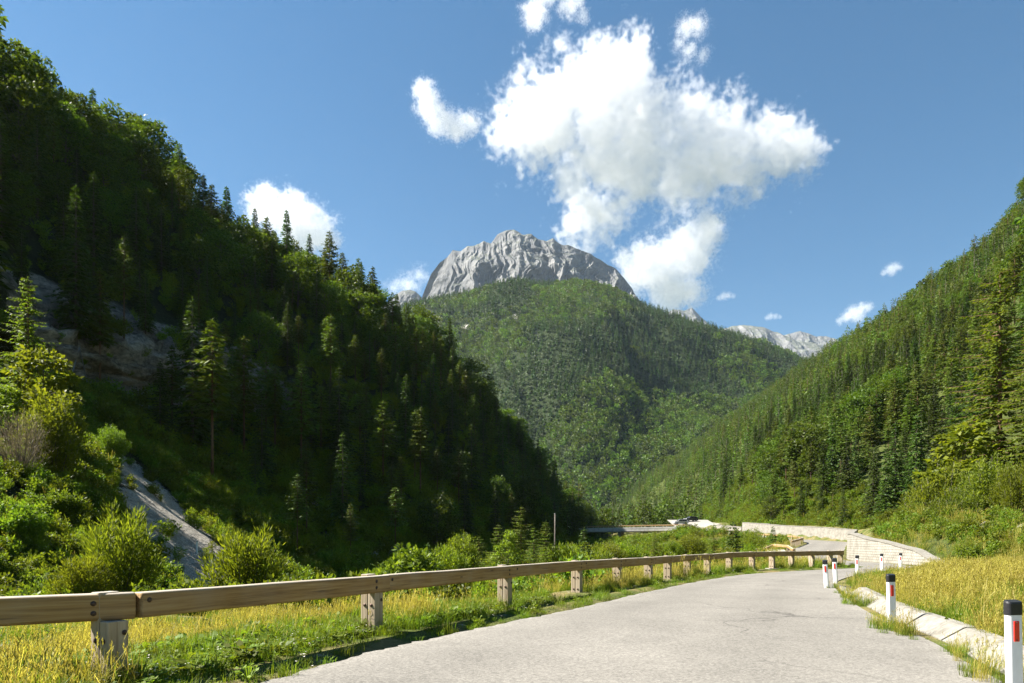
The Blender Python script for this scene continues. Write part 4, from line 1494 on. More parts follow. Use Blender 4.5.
# weeds in the joint between tarmac and kerb
for px, py, n, sz in ((888, 629, 16, 0.55), (902, 634, 12, 0.6), (880, 626, 7, 0.4), (858, 605, 14, 0.75), (850, 598, 14, 0.6), (845, 594, 8, 0.5), (828, 588, 5, 0.5), (965, 655, 10, 0.5), (955, 651, 5, 0.35), (992, 674, 7, 0.55), (1002, 682, 6, 0.6), (984, 667, 4, 0.35), (925, 640, 4, 0.3), (857, 577, 5, 0.8)):
    d = EYE * F / (py - HZ)
    c = np.array([(px - 512) / F * d, d])
    q = c + rng.normal(0, 0.10, (n, 2)) * np.array([1, 1.6])
    G_P.append(np.column_stack([q, 0 * q[:, 0] + 0.01]))
    G_K.append(rng.choice([0, 1, 8, 9, 2], n))
    G_S.append(rng.uniform(0.5, 0.9, n) * sz)
# grass on the sunny left slope and on the right bank
pa, ta = LH.sample(5000, 0.0, 1.0)[:2]
ka = (pa[:, 1] > 6) & (pa[:, 1] < 64) & (maskL(pa, ta)[:, 1] < 0.45)
pa = pa[ka]
pb, tb = RH.sample(34000, 0.0, 1.6)[:2]
kb = (pb[:, 1] > 14) & (pb[:, 1] < 200) & (rng.random(len(pb)) < np.where(pb[:, 1] < 75, 1, 0.5)) & (maskR(pb, tb)[:, 1] < 0.5)
pb = pb[kb]
for pp, pk in ((pa, [1, 8, 9, 2, 0]), (pb, [1, 2, 3, 8, 9, 9])):
    G_P.append(pp)
    G_K.append(rng.choice(pk, len(pp)))
    G_S.append(rng.uniform(0.6, 1.1, len(pp)) * (1 + np.clip((pp[:, 1] - 25) / 80, 0, 1.0)))
# straw coloured tufts along the edge of the shelf
GP, GK, GS = np.concatenate(G_P), np.concatenate(G_K), np.concatenate(G_S)
zfix = np.array([max(p[2], max((h.z for h in (b.ray_cast(Vector((p[0], p[1], 500)), Vector((0, 0, -1)))[0] for b in BV[:2]) if h is not None), default=-99)) for p in GP])
GP[:, 2] = zfix
print('grass clumps', len(GP), 'shrubs', len(pts))
stuff('grass', GP, GK, GS, grass_src, 'green and straw coloured grass on the verges and banks', 0.08)
# ------------------------------------------------------------------ built things
def grain(o, order, seed=0.0):
    """wood grain coordinates: long axis of the piece first"""
    me = o.data
    n = len(me.vertices)
    co = np.zeros(n * 3, np.float32)
    me.vertices.foreach_get('co', co)
    co = co.reshape(-1, 3)[:, list(order)] + np.array([seed * 7.3, seed * 3.1, seed * 1.7], np.float32)
    me.attributes.new('grain', 'FLOAT_VECTOR', 'POINT').data.foreach_set('vector', co.astype(np.float32).ravel())
    return o


def rounded(w, h, r, n=4):
    pr = []
    for cx, cy, a0 in ((w / 2 - r, h / 2 - r, 0), (-w / 2 + r, h / 2 - r, 90), (-w / 2 + r, -h / 2 + r, 180), (w / 2 - r, -h / 2 + r, 270)):
        for k in range(n + 1):
            a = R(a0 + 90 * k / n)
            pr.append((cx + r * math.cos(a), cy + r * math.sin(a)))
    return np.array(pr)


def rail_geo(L, w, h, r, seed, seg=14):
    """a planed log lying along +X"""
    g = Geo()
    pr = rounded(w, h, r)
    x = np.linspace(0, L, seg)
    rs = np.random.default_rng(seed)
    wob = 1 + 0.025 * vnoise(x * 1.1, seed * 3.3, 0, 7)
    G = np.stack([np.broadcast_to(x[:, None], (seg, len(pr))),
                  pr[None, :, 0] * wob[:, None] + 0.004 * vnoise(x * 0.7, seed, 1, 3)[:, None],
                  pr[None, :, 1] * wob[:, None] + 0.005 * vnoise(x * 0.6, seed, 5, 4)[:, None]], -1)
    i0 = np.concatenate([G[:1] * np.array([1, 0.0, 0.0]), G[:1] * np.array([1, 0.93, 0.93]) , G, G[-1:] * np.array([1, 0.93, 0.93]), G[-1:] * np.array([1, 0.0, 0.0])])
    i0[2, :, 0] += 0.012
    i0[-3, :, 0] -= 0.012
    g.grid(i0, 0, True, True)
    return g


def bolt_geo(r=0.016, out=0.014):
    g = Geo()
    g.tube([[0, 0, 0], [0, 0, out * 0.5]], [r * 1.55, r * 1.55], 10)
    g.tube([[0, 0, out * 0.5], [0, 0, out]], [r, r * 0.9], 6)
    return g


BOLT = bolt_geo().mesh('bolt', M['rust'])


def bolt(parent, loc, normal):
    o = bpy.data.objects.new('bolt', BOLT)
    COL.objects.link(o)
    o.parent = parent
    o.location = loc
    o.rotation_euler = Vector(normal).to_track_quat('Z', 'Y').to_euler()
    return o


def gz_at(x, y):
    return floor_z1(x, y)


def timber_rail(path, road_side, label, detail=12, hpost=0.90, fix=None):
    """posts at the path points, one log from each post to the next; the logs face the road"""
    path = np.asarray(path, float)
    root = empty('guard_rail', (path[0][0], path[0][1], path[0][2]))
    tag(root, label, 'guard rail')
    o0 = path[0]
    n = len(path)
    dirs = nrm(np.gradient(path, axis=0))
    if fix is not None:
        dirs[fix] = nrm(path[fix + 1] - path[fix])
    joints = path + dirs * np.array([0.22])
    for i in range(n):
        d = dirs[i] * np.array([1, 1, 0])
        d /= np.linalg.norm(d)
        rz = math.atan2(d[1], d[0])
        fine = i < detail
        p = path[i] - o0
        post = Geo()
        # local frame: x along the rail, y to the left of travel
        post.box((0, 0.064 * road_side * -1, 0.5 * (hpost - 0.005) - 0.1), (0.20, 0.122, hpost + 0.195), 0, 0, 0.012)
        post.box((0, 0.064 * road_side, 0.5 * (hpost - 0.27) - 0.1), (0.20, 0.122, hpost - 0.07), 0, 0, 0.012)
        po = grain(post.build('post', M['postwood'], root, p, rz), (2, 0, 1), i)
        if fine:
            ft = Geo()
            rs = np.random.default_rng(i)
            ft.box((0.02, 0, 0.005), (0.46 + 0.1 * rs.random(), 0.46, 0.07), rs.normal(0, 0.2), 0, 0.02)
            ft.build('footing', M['concrete'], po, (0, 0, 0))
            for yy in (0.055, -0.06):
                for zz in (0.14, 0.45):
                    bolt(po, (-0.1, yy, zz), (-1, 0, 0))
            bolt(po, (0.055, 0.126 * road_side, 0.52), (0, road_side, 0))
    for i in range(n - 1):
        a = joints[i] if i else path[0] + dirs[0] * -0.12
        b = joints[i + 1] if i < n - 2 else path[-1] + dirs[-1] * 0.12
        v = b - a
        L = np.linalg.norm(v)
        rz = math.atan2(v[1], v[0])
        g = rail_geo(L + 0.02, 0.155, 0.25, 0.035, i + 1)
        side = np.array([-math.sin(rz), math.cos(rz), 0]) * road_side * 0.078
        ro = grain(g.build('rail', M['timber'], root), (0, 1, 2), i * 1.7)
        ro.location = a - o0 + side + np.array([0, 0, hpost - 0.145])
        ro.rotation_euler = (0, -math.asin(v[2] / L), rz)
        if i < detail:
            for xx in ((0.07, L - 0.32) if i else (L - 0.32,)):
                for zz in ((0.05,) if xx < 0.1 else (0.04, -0.05)):
                    bolt(ro, (xx, 0.076 * road_side, zz), (0, road_side, 0))
    return root


near_posts = [(-9.6, 3.0), (-6.7, 4.5), (-3.74, 6.35), (-2.05, 10.0), (-0.15, 14.2), (1.72, 18.1), (3.18, 20.6), (4.55, 22.8), (5.65, 24.8), (6.95, 27.1), (8.35, 29.2), (9.95, 31.3), (11.6, 33.0),
              (13.1, 34.4), (14.6, 35.7), (16.1, 36.7), (17.5, 37.6), (18.6, 38.7), (19.3, 40.1)]
timber_rail([(x, y, 0.0 if y < 30 else max(gz_at(x, y), -0.05)) for x, y in near_posts], -1, 'long weathered timber guard rail on square posts along the left road edge', 14, fix=2)
i0, i1 = int(np.argmin(np.abs(rL[:, 1] - 84))), int(np.argmin(np.abs(rL[:, 1] - 148)))
fp = catmull(rL[i0:i1:6] + np.array([[-0.7, 0]]), 26)
timber_rail([(x, y, gz_at(x, y)) for x, y in fp], -1, 'distant timber guard rail in front of the pale stone wall', 0)
# the short rail that bends round a pale gravel pad beside the far road
pad = np.array([(21.8, 61.5), (23.4, 67), (25.6, 72.5), (27.4, 72.6), (27.7, 69.5), (25.2, 62.2)])
g = Geo()
pz = np.array([gz_at(*p) for p in pad])
c = pad.mean(0)
ring = np.column_stack([pad, pz + 0.25])
low = np.column_stack([c + (pad - c) * 1.15, pz - 0.5])
g.grid(np.stack([low, ring, np.repeat(np.array([[c[0], c[1], pz.mean() + 0.3]]), 6, 0)]), 0, False, True)
tag(g.build('gravel_pad', M['gravel']), 'pale gravel pad beside the far road', kind='structure')
bend = [(21.7, 60.5), (23.2, 66.5), (25.5, 72.9), (27.8, 73.0), (28.1, 69.5), (25.6, 62.0)]
timber_rail([(x, y, gz_at(x, y) + 0.15) for x, y in bend], -1, 'short dark timber rail bent round the pale gravel pad', 0, 0.62)


# delineator posts
def delineator(x, y, label, lean=0.0, leanf=0.0, face=None):
    root = empty('delineator_post', (x, y, max(0.0, ZR(y)) - 0.005))
    tag(root, label, 'delineator', 'delineator posts along the right road edge')
    i = int(np.argmin((rR[:, 0] - x) ** 2 + (rR[:, 1] - y) ** 2))
    t = rR[min(i + 2, len(rR) - 1)] - rR[max(i - 2, 0)]
    rz = math.atan2(t[1], t[0]) - math.pi / 2 if face is None else face
    root.rotation_euler = (leanf, lean, rz)

    def section(z, k=1.0):
        # rounded front (towards -y), flat back
        pr = rounded(0.135, 0.075, 0.028, 4) * k
        pr = pr + np.array([0, 0.0])
        zc = np.where(np.isscalar(z), z, z)
        return np.column_stack([pr, np.full(len(pr), z)])
    b = Geo()
    rows = [section(-0.25), section(0.02), section(0.3), section(0.725), ]
    b.grid(np.stack(rows), 0, True, True)
    b.build('post', M['white'], root)
    c = Geo()
    s0, s1, s2 = section(0.722, 1.07), section(0.83, 1.07), section(0.845, 0.98)
    for s_ in (s1, s2):
        s_[:, 2] += 0.25 * s_[:, 1]                       # sloping top
    end = np.repeat(s2.mean(0)[None], len(s2), 0)
    bot = section(0.722, 0.9)
    c.grid(np.stack([bot, s0, s1, s2, end]), 0, False, True)
    c.build('cap', M['black'], root)
    rf = Geo()
    rf.box((-0.006, -0.040, 0.58), (0.05, 0.012, 0.18), 0, 0, 0.004)
    ro = rf.build('reflector', M['red'], root)
    for zz in (0.655, 0.505):
        bo = bolt(ro, (-0.006, -0.046, zz), (0, -1, 0))
        bo.scale = (0.28, 0.28, 0.28)
    return root


delineator(4.43, 6.02, 'white road marker post with black cap at the right picture edge, largest in view', -0.01, -0.012, 0.10)
delineator(6.2, 11.15, 'white road marker post with black cap standing against the pale kerb', -0.025, 0.0, 0.12)
delineator(9.4, 20.4, 'leaning white road marker post, left one of the close pair by the drain', -0.06, 0.02)
delineator(10.85, 22.9, 'white road marker post, right one of the close pair by the drain', -0.04, 0.0)
delineator(14.15, 28.0, 'white road marker post at the far tip of the dry grass', 0.0, 0.0)
delineator(17.7, 32.7, 'small white road marker post, left one of the two below the stone wall', 0.0, 0.0)
delineator(19.5, 34.3, 'small white road marker post, right one of the two below the stone wall', 0.02, 0.0)

# kerb of precast blocks along the inner edge
g = Geo()
ks = np.arange(len(rR))
kk = spline_by_station(RIGHT[1:], 40)
d = np.concatenate([[0], np.cumsum(np.linalg.norm(np.diff(kk, axis=0), axis=1))])
pos_at = lambda s: np.stack([np.interp(s, d, kk[:, 0]), np.interp(s, d, kk[:, 1])], -1)
s_start, s_end = d[np.argmin(np.abs(kk[:, 1] - 1.0))], d[np.argmin(np.abs(kk[:, 1] - 17.2))]
prof = np.array([(0.16, -0.15), (0.16, 0.015), (0.19, 0.035), (0.42, 0.185), (0.46, 0.20), (0.60, 0.20), (0.62, 0.18), (0.62, -0.15)])
s = s_start
bi = 0
while s < s_end:
    L = 1.0
    gap = 0.045 if abs(pos_at(s + L)[1] - 9.15) < 0.5 else 0.010
    q = pos_at(np.linspace(s, s + L - gap, 5))
    jit = rng.normal(0, 0.003, 2)
    P3 = np.column_stack([q, np.full(5, jit[0] + 0.0)])
    g.sweep(P3, prof * (1 + rng.normal(0, 0.004)) , 0, False)
    s += L
    bi += 1
tag(g.build('kerb', M['concrete']), 'pale sloped concrete kerb of separate blocks along the right road edge', kind='structure')
g = Geo()
q = pos_at(np.linspace(d[np.argmin(np.abs(kk[:, 1] - 17.7))], d[np.argmin(np.abs(kk[:, 1] - 20.6))], 8))
pr = np.array([(0.12, -0.2), (0.12, 0.03), (0.35, -0.06), (0.75, -0.06), (1.0, 0.10), (1.15, 0.10), (1.15, -0.2)])
g.sweep(np.column_stack([q, 0 * q[:, 0] + 0.06]), pr, 0, False)
tag(g.build('gutter', M['greyconc']), 'grey concrete drain channel at the end of the kerb', kind='structure')


# stone retaining walls
def stone_wall(pts, heights, label, thick=0.55, name='retaining_wall', sub=5):
    pts = np.asarray(pts, float)
    n = (len(pts) - 1) * sub + 1
    c = spline_by_station(pts, sub)
    h = np.interp(np.linspace(0, 1, n), np.linspace(0, 1, len(heights)), heights)
    h = h + 0.05 * vnoise(np.arange(n) * 0.9, 0, 0, 5)
    pr = np.stack([np.stack([np.full(n, -0.02), np.full(n, -0.8)], -1), np.stack([np.full(n, 0.02), 0 * h + 0.1], -1), np.stack([np.full(n, 0.10), h - 0.02], -1),
                   np.stack([np.full(n, 0.13), h], -1), np.stack([np.full(n, thick), h], -1), np.stack([np.full(n, thick), np.full(n, -0.8)], -1)], 1)
    g = Geo()
    g.sweep(c, pr, 0, False)
    o = g.build(name, M['wall'])
    arc = np.concatenate([[0], np.cumsum(np.linalg.norm(np.diff(c[:, :2], axis=0), axis=1))])
    gr = np.stack([np.broadcast_to(arc[:, None], (n, 6)), c[:, 2:3] + pr[:, :, 1], pr[:, :, 0]], -1).reshape(-1, 3)
    extra = len(o.data.vertices) - len(gr)
    gr = np.concatenate([gr, np.zeros((extra, 3))])
    o.data.attributes.new('grain', 'FLOAT_VECTOR', 'POINT').data.foreach_set('vector', gr.astype(np.float32).ravel())
    # the coping is a part of its own
    cp = Geo()
    cp.sweep(c + np.array([0, 0, 0.0]), np.stack([np.stack([np.full(n, a), h + b], -1) for a, b in ((0.06, 0.003), (0.06, 0.10), (thick + 0.05, 0.10), (thick + 0.05, 0.003))], 1), 0, False)
    cp.build('coping', M['concrete'], o)
    tag(o, label, 'wall')
    return o


W1 = [(23.6, 37.6, -0.1), (24.2, 40.2, 0), (24.9, 44, 0), (26.65, 54, 0.05), (32.8, 66.5, 0.35), (39.2, 79, 0.6), (49.3, 99, 1.2), (54.6, 109, 1.45)]
stone_wall(W1, [0.15, 0.5, 1.1, 2.0, 2.05, 2.05, 2.0, 1.95], 'pale stone retaining wall tapering down beside the right bank')
W2 = [(54.6, 109.3, 1.45), (54.2, 119, 1.8), (52.0, 131, 2.25), (51.0, 140, 3.1), (50.3, 149.5, 3.9)]
stone_wall(W2, [1.95, 2.2, 2.45, 2.2, 1.9], 'long pale stone wall closing the bend behind the far road')
W3 = [(50.3, 150, 3.9), (52.4, 172, 4.9), (55.8, 189, 5.4)]
stone_wall(W3, [0.9, 0.9, 0.8], 'low stone parapet between the long wall and the bridge', 0.45)

# gravel lay-by beyond the bridge end
n = 14
U, V = np.meshgrid(np.linspace(0, 1, n), np.linspace(0, 1, n), indexing='ij')
lx = 48 + U * 13 + V * 1.5
ly = 199.3 + V * 19
lz = np.maximum(5.75 + 3.0 * V, floor_z(lx, ly).reshape(n, n) + 0.04)
g = Geo()
g.grid(np.stack([lx, ly, lz], -1))
tag(g.build('lay_by', M['gravel']), 'pale gravel lay-by at the end of the bridge', kind='structure')

# bridge
br = empty('bridge', (48, 203, 5.6))
tag(br, 'low concrete bridge with timber parapet crossing the gully below the hill', 'bridge')
bp = catmull([(51.5, 201.2, 5.75), (44, 204.5, 5.7), (34, 208.5, 5.6), (22, 214, 5.5), (8, 221, 5.4)], 30)
off = np.array([48, 203, 5.6])
g = Geo()
g.sweep(bp - off, np.array([(-2.9, -0.75), (-2.9, 0.0), (2.9, 0.0), (2.9, -0.75), (2.2, -0.95), (-2.2, -0.95)]))
g.build('deck', M['palecon'], br)
for side, nm in ((-2.75, 'parapet'), (2.75, 'parapet')):
    g = Geo()
    g.sweep(bp - off, np.array([(side - 0.18, 0.003), (side - 0.18, 0.42), (side + 0.18, 0.42), (side + 0.18, 0.003)]))
    g.build(nm, M['palecon'], br)
    g = Geo()
    tt = nrm(np.gradient(bp, axis=0))
    sd = np.stack([tt[:, 1], -tt[:, 0], 0 * tt[:, 0]], 1) * side
    g.sweep(bp - off + sd + np.array([0, 0, 0.95]), rounded(0.14, 0.2, 0.05, 2))
    ro = grain(g.build('rail', M['timber'], br), (0, 1, 2), 3)
    for i in range(0, 30, 2):
        pg = Geo()
        pg.box((0, 0, 0.63), (0.16, 0.16, 0.44), 0, 0, 0.01)
        grain(pg.build('post', M['postwood'], br, bp[i] - off + sd[i], math.atan2(tt[i, 1], tt[i, 0])), (2, 0, 1), i)
for f in (2, 12, 21):
    pg = Geo()
    pg.box((0, 0, -4.0), (1.0, 4.0, 6.2), 0, 0, 0.06)
    pg.build('pillar', M['concrete'], br, bp[f] - off, math.atan2(tt[f, 1], tt[f, 0]))


# parked cars
def car(loc, rz, paint, label, tall=1.5):
    root = empty('parked_car', loc, rz)
    tag(root, label, 'car')
    out = np.array([(-2.15, 0.35), (-2.2, 0.62), (-2.1, 0.92), (-1.2, 1.0), (-0.6, tall - 0.06), (-0.2, tall), (1.2, tall), (1.75, tall - 0.12), (2.1, 1.0), (2.18, 0.7), (2.12, 0.35)])
    wid = np.array([0.78, 0.84, 0.84, 0.84, 0.66, 0.64, 0.64, 0.66, 0.82, 0.84, 0.78])
    b = Geo()
    G = np.stack([np.column_stack([out[:, 0], s * wid, out[:, 1]]) for s in (-1, -0.9, 0.9, 1)])
    G[1, :, 2] += 0.03
    G[2, :, 2] += 0.03
    b.grid(G, 0, False)
    for sgn in (0, 3):
        row = G[sgn]
        c = np.column_stack([row[:, 0], row[:, 1], np.full(len(row), 0.35)])
        b.grid(np.stack([row, c]), 0, False)
    b.box((0, 0, 0.36), (4.1, 1.56, 0.16), 0, 0, 0.03)
    body = b.build('body', paint, root)
    gl = M['glass']
    for s in (-1, 1):
        for xs in (((-0.95, 1.02), (-0.55, tall - 0.1), (0.25, tall - 0.06), (0.25, 1.03)), ((0.33, 1.03), (0.33, tall - 0.06), (1.55, tall - 0.12), (1.75, 1.05))):
            v = []
            for x, z in xs:
                wy = np.interp(z, [1.0, tall], [0.842, 0.648]) + 0.006
                v.append((x, s * wy, z))
            g = Geo()
            v = np.array(v)
            inner = v - np.array([0, s * 0.02, 0])
            g.grid(np.stack([inner, v, np.repeat(v.mean(0)[None], 4, 0)]), 0, False, True)
            g.build('side_window', gl, root)
    for nm, x0, z0, x1, z1 in (('windscreen', -1.14, 1.05, -0.66, tall - 0.1), ('rear_window', 1.82, tall - 0.19, 2.06, 1.05)):
        g = Geo()
        g.cards([[(x0 - (0.02 if x0 < 0 else -0.03), -0.62, z0 + 0.035), (x0 - (0.02 if x0 < 0 else -0.03), 0.62, z0 + 0.035), (x1 - (0.02 if x0 < 0 else -0.03), 0.58, z1 + 0.035), (x1 - (0.02 if x0 < 0 else -0.03), -0.58, z1 + 0.035)]])
        g.build(nm, gl, root)
    for x in (-1.35, 1.35):
        for s in (-1, 1):
            g = Geo()
            g.tube([[0, -0.1, 0], [0, 0.1, 0]], [0.32, 0.32], 18)
            wh = g.build('wheel', M['black'], root, (x, s * 0.76, 0.32))
            g = Geo()
            g.tube([[0, s * 0.101, 0], [0, s * 0.11, 0]], [0.2, 0.18], 12)
            g.build('rim', M['steel'], wh)
    for s in (-1, 1):
        g = Geo()
        g.box((-2.14, s * 0.58, 0.78), (0.1, 0.34, 0.14), 0, 0, 0.03)
        g.build('headlight', M['white'], root)
        g = Geo()
        g.box((2.13, s * 0.66, 0.86), (0.1, 0.22, 0.2), 0, 0, 0.03)
        g.build('tail_light', M['red'], root)
    return root


M['glass'] = simple_mat('tinted_glass', (0.02, 0.024, 0.03), 0.08, 5, 0.1, 0.0, 0.6)
M['silver'] = simple_mat('silver_paint', (0.42, 0.43, 0.45), 0.3, 5, 0.03, 0.0, 0.6, 0.3)
M['darkpaint'] = simple_mat('dark_paint', (0.04, 0.042, 0.05), 0.3, 5, 0.03, 0.0, 0.6)
car((51.0, 206.6, 6.92), R(8), M['silver'], 'silver estate car parked on the gravel lay-by by the bridge', 1.62)
car((56.2, 214.5, 8.17), R(20), M['darkpaint'], 'dark car parked at the back of the gravel lay-by', 1.5)

# utility pole, marker post, steel rail of the shelf road
p = at(555, 62)
h = ztop(514, 62) - p[2]
r_ = empty('utility_pole', p)
tag(r_, 'thin wooden pole standing before the dark wood beside the bright young trees', 'pole')
g = Geo()
g.tube([[0, 0, -0.5], [0, 0, h]], [0.09, 0.065], 10)
g.build('shaft', M['bark'], r_)
g = Geo()
g.tube([[0, 0, h], [0, 0, h + 0.05]], [0.08, 0.05], 10)
g.build('cap', M['steel'], r_)
p = pix_ground(197, 554)
r_ = empty('marker_stake', p)
tag(r_, 'small white stake on the slope below the scree', 'stake')
g = Geo()
g.box((0, 0, 0.3), (0.09, 0.06, 1.0), 0, 0, 0.01)
g.build('stake', M['white'], r_)
g = Geo()
g.box((0, 0, 0.83), (0.10, 0.07, 0.06), 0, 0, 0.01)
g.build('cap', M['greyconc'], r_)

sh = spline_by_station([(-43.6, 58, 15.2), (-42.9, 63, 15.7), (-42.0, 68, 16.0), (-40.6, 73, 16.3), (-38.8, 79, 16.6)], 4)
sz = [hill_z(a, b) for a, b in sh[:, :2]]
sh[:, 2] = np.array(sz) + 0.0
r_ = empty('steel_guard_rail', sh[0])
tag(r_, 'light steel guard rail along the ledge under the rock face', 'guard rail')
g = Geo()
wv = np.array([(0, 0.42), (0.05, 0.46), (0.0, 0.52), (0.0, 0.58), (0.05, 0.64), (0.0, 0.72), (-0.03, 0.72), (-0.03, 0.42)])
g.sweep(sh - sh[0], wv)
g.build('rail', M['steel'], r_)
for q in sh[::3]:
    g = Geo()
    g.box((0, 0, 0.2), (0.1, 0.1, 1.0))
    g.build('post', M['steel'], r_, q - sh[0] + np.array([-0.1, 0, 0]))


# boulders
def boulder(p, size, seed, label, name='boulder', flat=0.7, group=None):
    bm = bmesh.new()
    bmesh.ops.create_icosphere(bm, subdivisions=4, radius=1.0)
    v = np.array([x.co[:] for x in bm.verts])
    d = 1 + 0.28 * ridged(v[:, 0] * 0.9 + seed, v[:, 1] * 0.9, v[:, 2] * 0.9, 3, seed) + 0.06 * vnoise(v[:, 0] * 5, v[:, 1] * 5, v[:, 2] * 5, seed)
    rs = np.random.default_rng(seed)
    for k in range(9):                                   # broken faces
        nn = nrm(rs.normal(size=3))
        h = v @ nn
        cut = rs.uniform(0.5, 0.8)
        d = np.where(h * d > cut, cut / np.maximum(h, 0.05), d)
    v = v * d[:, None] * np.array([1, rs.uniform(0.7, 1), flat])
    for x, c in zip(bm.verts, v):
        x.co = c
    g = Geo()
    g.from_bm(bm, 0, False)
    o = g.build(name, M['boulder'], None, p, rs.random() * 6.28)
    o.scale = (size, size, size)
    tag(o, label, 'rock', group)
    return o


for k, (px, py, s, lab) in enumerate((
        (140, 632, 0.17, 'rounded grey stone in the grass just right of the first post'), (152, 641, 0.10, 'small pale stone beside the rounded grey stone'),
        (14, 652, 0.22, 'flat pale stone in the weeds at the left picture edge'), (30, 650, 0.14, 'pale stone right of the flat stone at the left picture edge'),
        (64, 655, 0.12, 'dark stone in the weeds left of the first post'), (300, 596, 0.35, 'grey stone on the far side of the rail before the dark slope'))):
    p = pix_ground(px, py)
    boulder(p + np.array([0, 0, s * 0.15]), s, 30 + k, lab)
for k, (px, py, s, lab) in enumerate(((392, 556, 1.7, 'pale rock outcrop at the foot of the dark slope'), (372, 560, 1.2, 'lower grey outcrop beside the pale one under the dark slope'),
                                      (304, 506, 1.6, 'grey rock outcrop among dark bushes on the left slope'), (455, 528, 1.6, 'brownish outcrop in the shade above the rounded bush'),
                                      (1012, 515, 0.8, 'pale stone lying on the right bank at the picture edge'), (985, 528, 0.5, 'small pale stone below the larger one on the right bank'), (1003, 498, 0.45, 'pale stone high on the right bank'))):
    p = pix_ground(px, py)
    if p is not None:
        boulder(p + np.array([0, 0, s * 0.1]), s, 60 + k, lab, 'rock_outcrop' if s > 1 else 'boulder')
# ------------------------------------------------------------------ far mountains
def crag(name, sky, dist, deep, base_y, nu, nv, amp, label, seed, fine=1.0, lean=0.35):
    """rock face: skyline from the photo at its own distance, a broken wall below it and a back slope"""
    sky = np.asarray(sky, float)
    px = np.linspace(sky[0, 0], sky[-1, 0], nu)
    py = np.interp(px, sky[:, 0], sky[:, 1])
    top = np.array([P(a, b, dist) for a, b in zip(px, py)])
    u = (px - 512) / F * dist
    rough = fbm(u * 0.012 * fine, 0 * u + seed, 0, 4, seed) * amp * 0.05
    top[:, 2] += rough - np.abs(rough).mean()
    base = np.array([P(a, base_y, dist) for a in px])
    v = np.linspace(0, 1, nv)
    G = base[:, None] * (1 - v)[None, :, None] + top[:, None] * v[None, :, None]
    hgt = (top[:, 2] - base[:, 2])[:, None]
    # deep gullies running down the wall, ledges across it
    U, Z = np.broadcast_to(u[:, None], G.shape[:2]), G[..., 2]
    rel = ridged((U + 90 * fbm(U * 0.002, Z * 0.002, 0, 3, seed + 20)) * 0.0019 * fine, Z * 0.0008 * fine, 0, 5, seed) * amp * 0.85 + ridged((U + 45 * fbm(U * 0.006, Z * 0.006, 0, 3, seed + 30)) * 0.012 * fine, Z * 0.0026 * fine, 0, 4, seed + 5) * amp * 0.27 + fbm(U * 0.03 * fine, Z * 0.03 * fine, 0, 3, seed + 9) * amp * 0.09
    bulge = -deep * (1 - v[None]) ** 1.2
    G[..., 1] += bulge - rel * (0.04 + 0.96 * np.sin(np.pi * np.clip(v[None] * 0.9 + 0.1, 0, 1)) ** 0.6)
    curv = 1 + np.abs((px - px.mean()) / (px[-1] - px[0]))[:, None] ** 2 * deep * 1.2 / dist      # the flanks stand farther back and are that much larger
    G = np.stack([G[..., 0] * curv, G[..., 1] * curv, EYE + (G[..., 2] - EYE) * curv], -1)
    top = G[:, -1].copy()
    back = top + np.array([0, deep * 1.6, 0]) - np.array([0, 0, 1.0]) * hgt * 0.6
    G = np.concatenate([G, (0.75 * G[:, -1:] + 0.25 * back[:, None]), back[:, None]], 1)
    g = Geo()
    g.grid(G, 0, False)
    o = g.build(name, M['limestone'])
    tag(o, label, kind='structure')
    return o


crag('mountain', [(408, 330), (416, 312), (423, 293), (431, 272), (440, 260), (447, 256), (453, 249), (461, 251), (468, 246), (476, 245), (484, 241), (491, 243), (497, 233), (506, 231), (514, 230), (523, 234), (531, 233), (538, 239),
                  (546, 241), (553, 238), (560, 243), (570, 246), (580, 250), (588, 253), (597, 259), (606, 263), (615, 268), (624, 277), (632, 288), (640, 302), (652, 330)], 3500, 420, 345, 560, 130, 120,
     'broad grey limestone peak towering above the wooded hill', 101)
crag('mountain', [(376, 330), (384, 306), (390, 299), (397, 293), (403, 290), (410, 289), (416, 292), (421, 297), (428, 306), (436, 330)], 3800, 260, 345, 120, 50, 70,
     'small grey rock spire left of the great peak', 111, 1.6)
crag('mountain', [(630, 345), (650, 318), (664, 314), (674, 309), (684, 311), (692, 308), (700, 316), (707, 322), (716, 334), (730, 352)], 6300, 500, 372, 150, 50, 110, 'pale jagged far peak just right of the great peak', 121, 1.0)
crag('mountain', [(690, 350), (712, 334), (722, 329), (733, 326), (744, 325), (756, 327), (764, 327), (775, 332), (786, 336), (798, 341), (812, 342), (826, 347), (850, 362), (880, 380)], 6000, 600, 400, 240, 50, 110,
     'long grey far ridge between the wooded hill and the right slope', 131, 1.0)
crag('mountain', [(770, 350), (784, 335), (792, 333), (800, 331), (808, 333), (816, 336), (826, 336), (838, 340), (860, 352)], 6900, 400, 372, 130, 40, 90, 'whitish farthest peak behind the grey ridge', 141, 1.2)

# ------------------------------------------------------------------ clouds: real volumes, density computed on a grid inside each
TC = NT('cloud_vapour')
vi = TC.n('ShaderNodeVolumePrincipled', {'Color': (0.995, 0.995, 1.0, 1), 'Anisotropy': 0.0, 'Density': CLOUD_DENS})
TC.t.links.new(vi.outputs[0], TC.out.inputs['Volume'])
M['cloud'] = TC.m


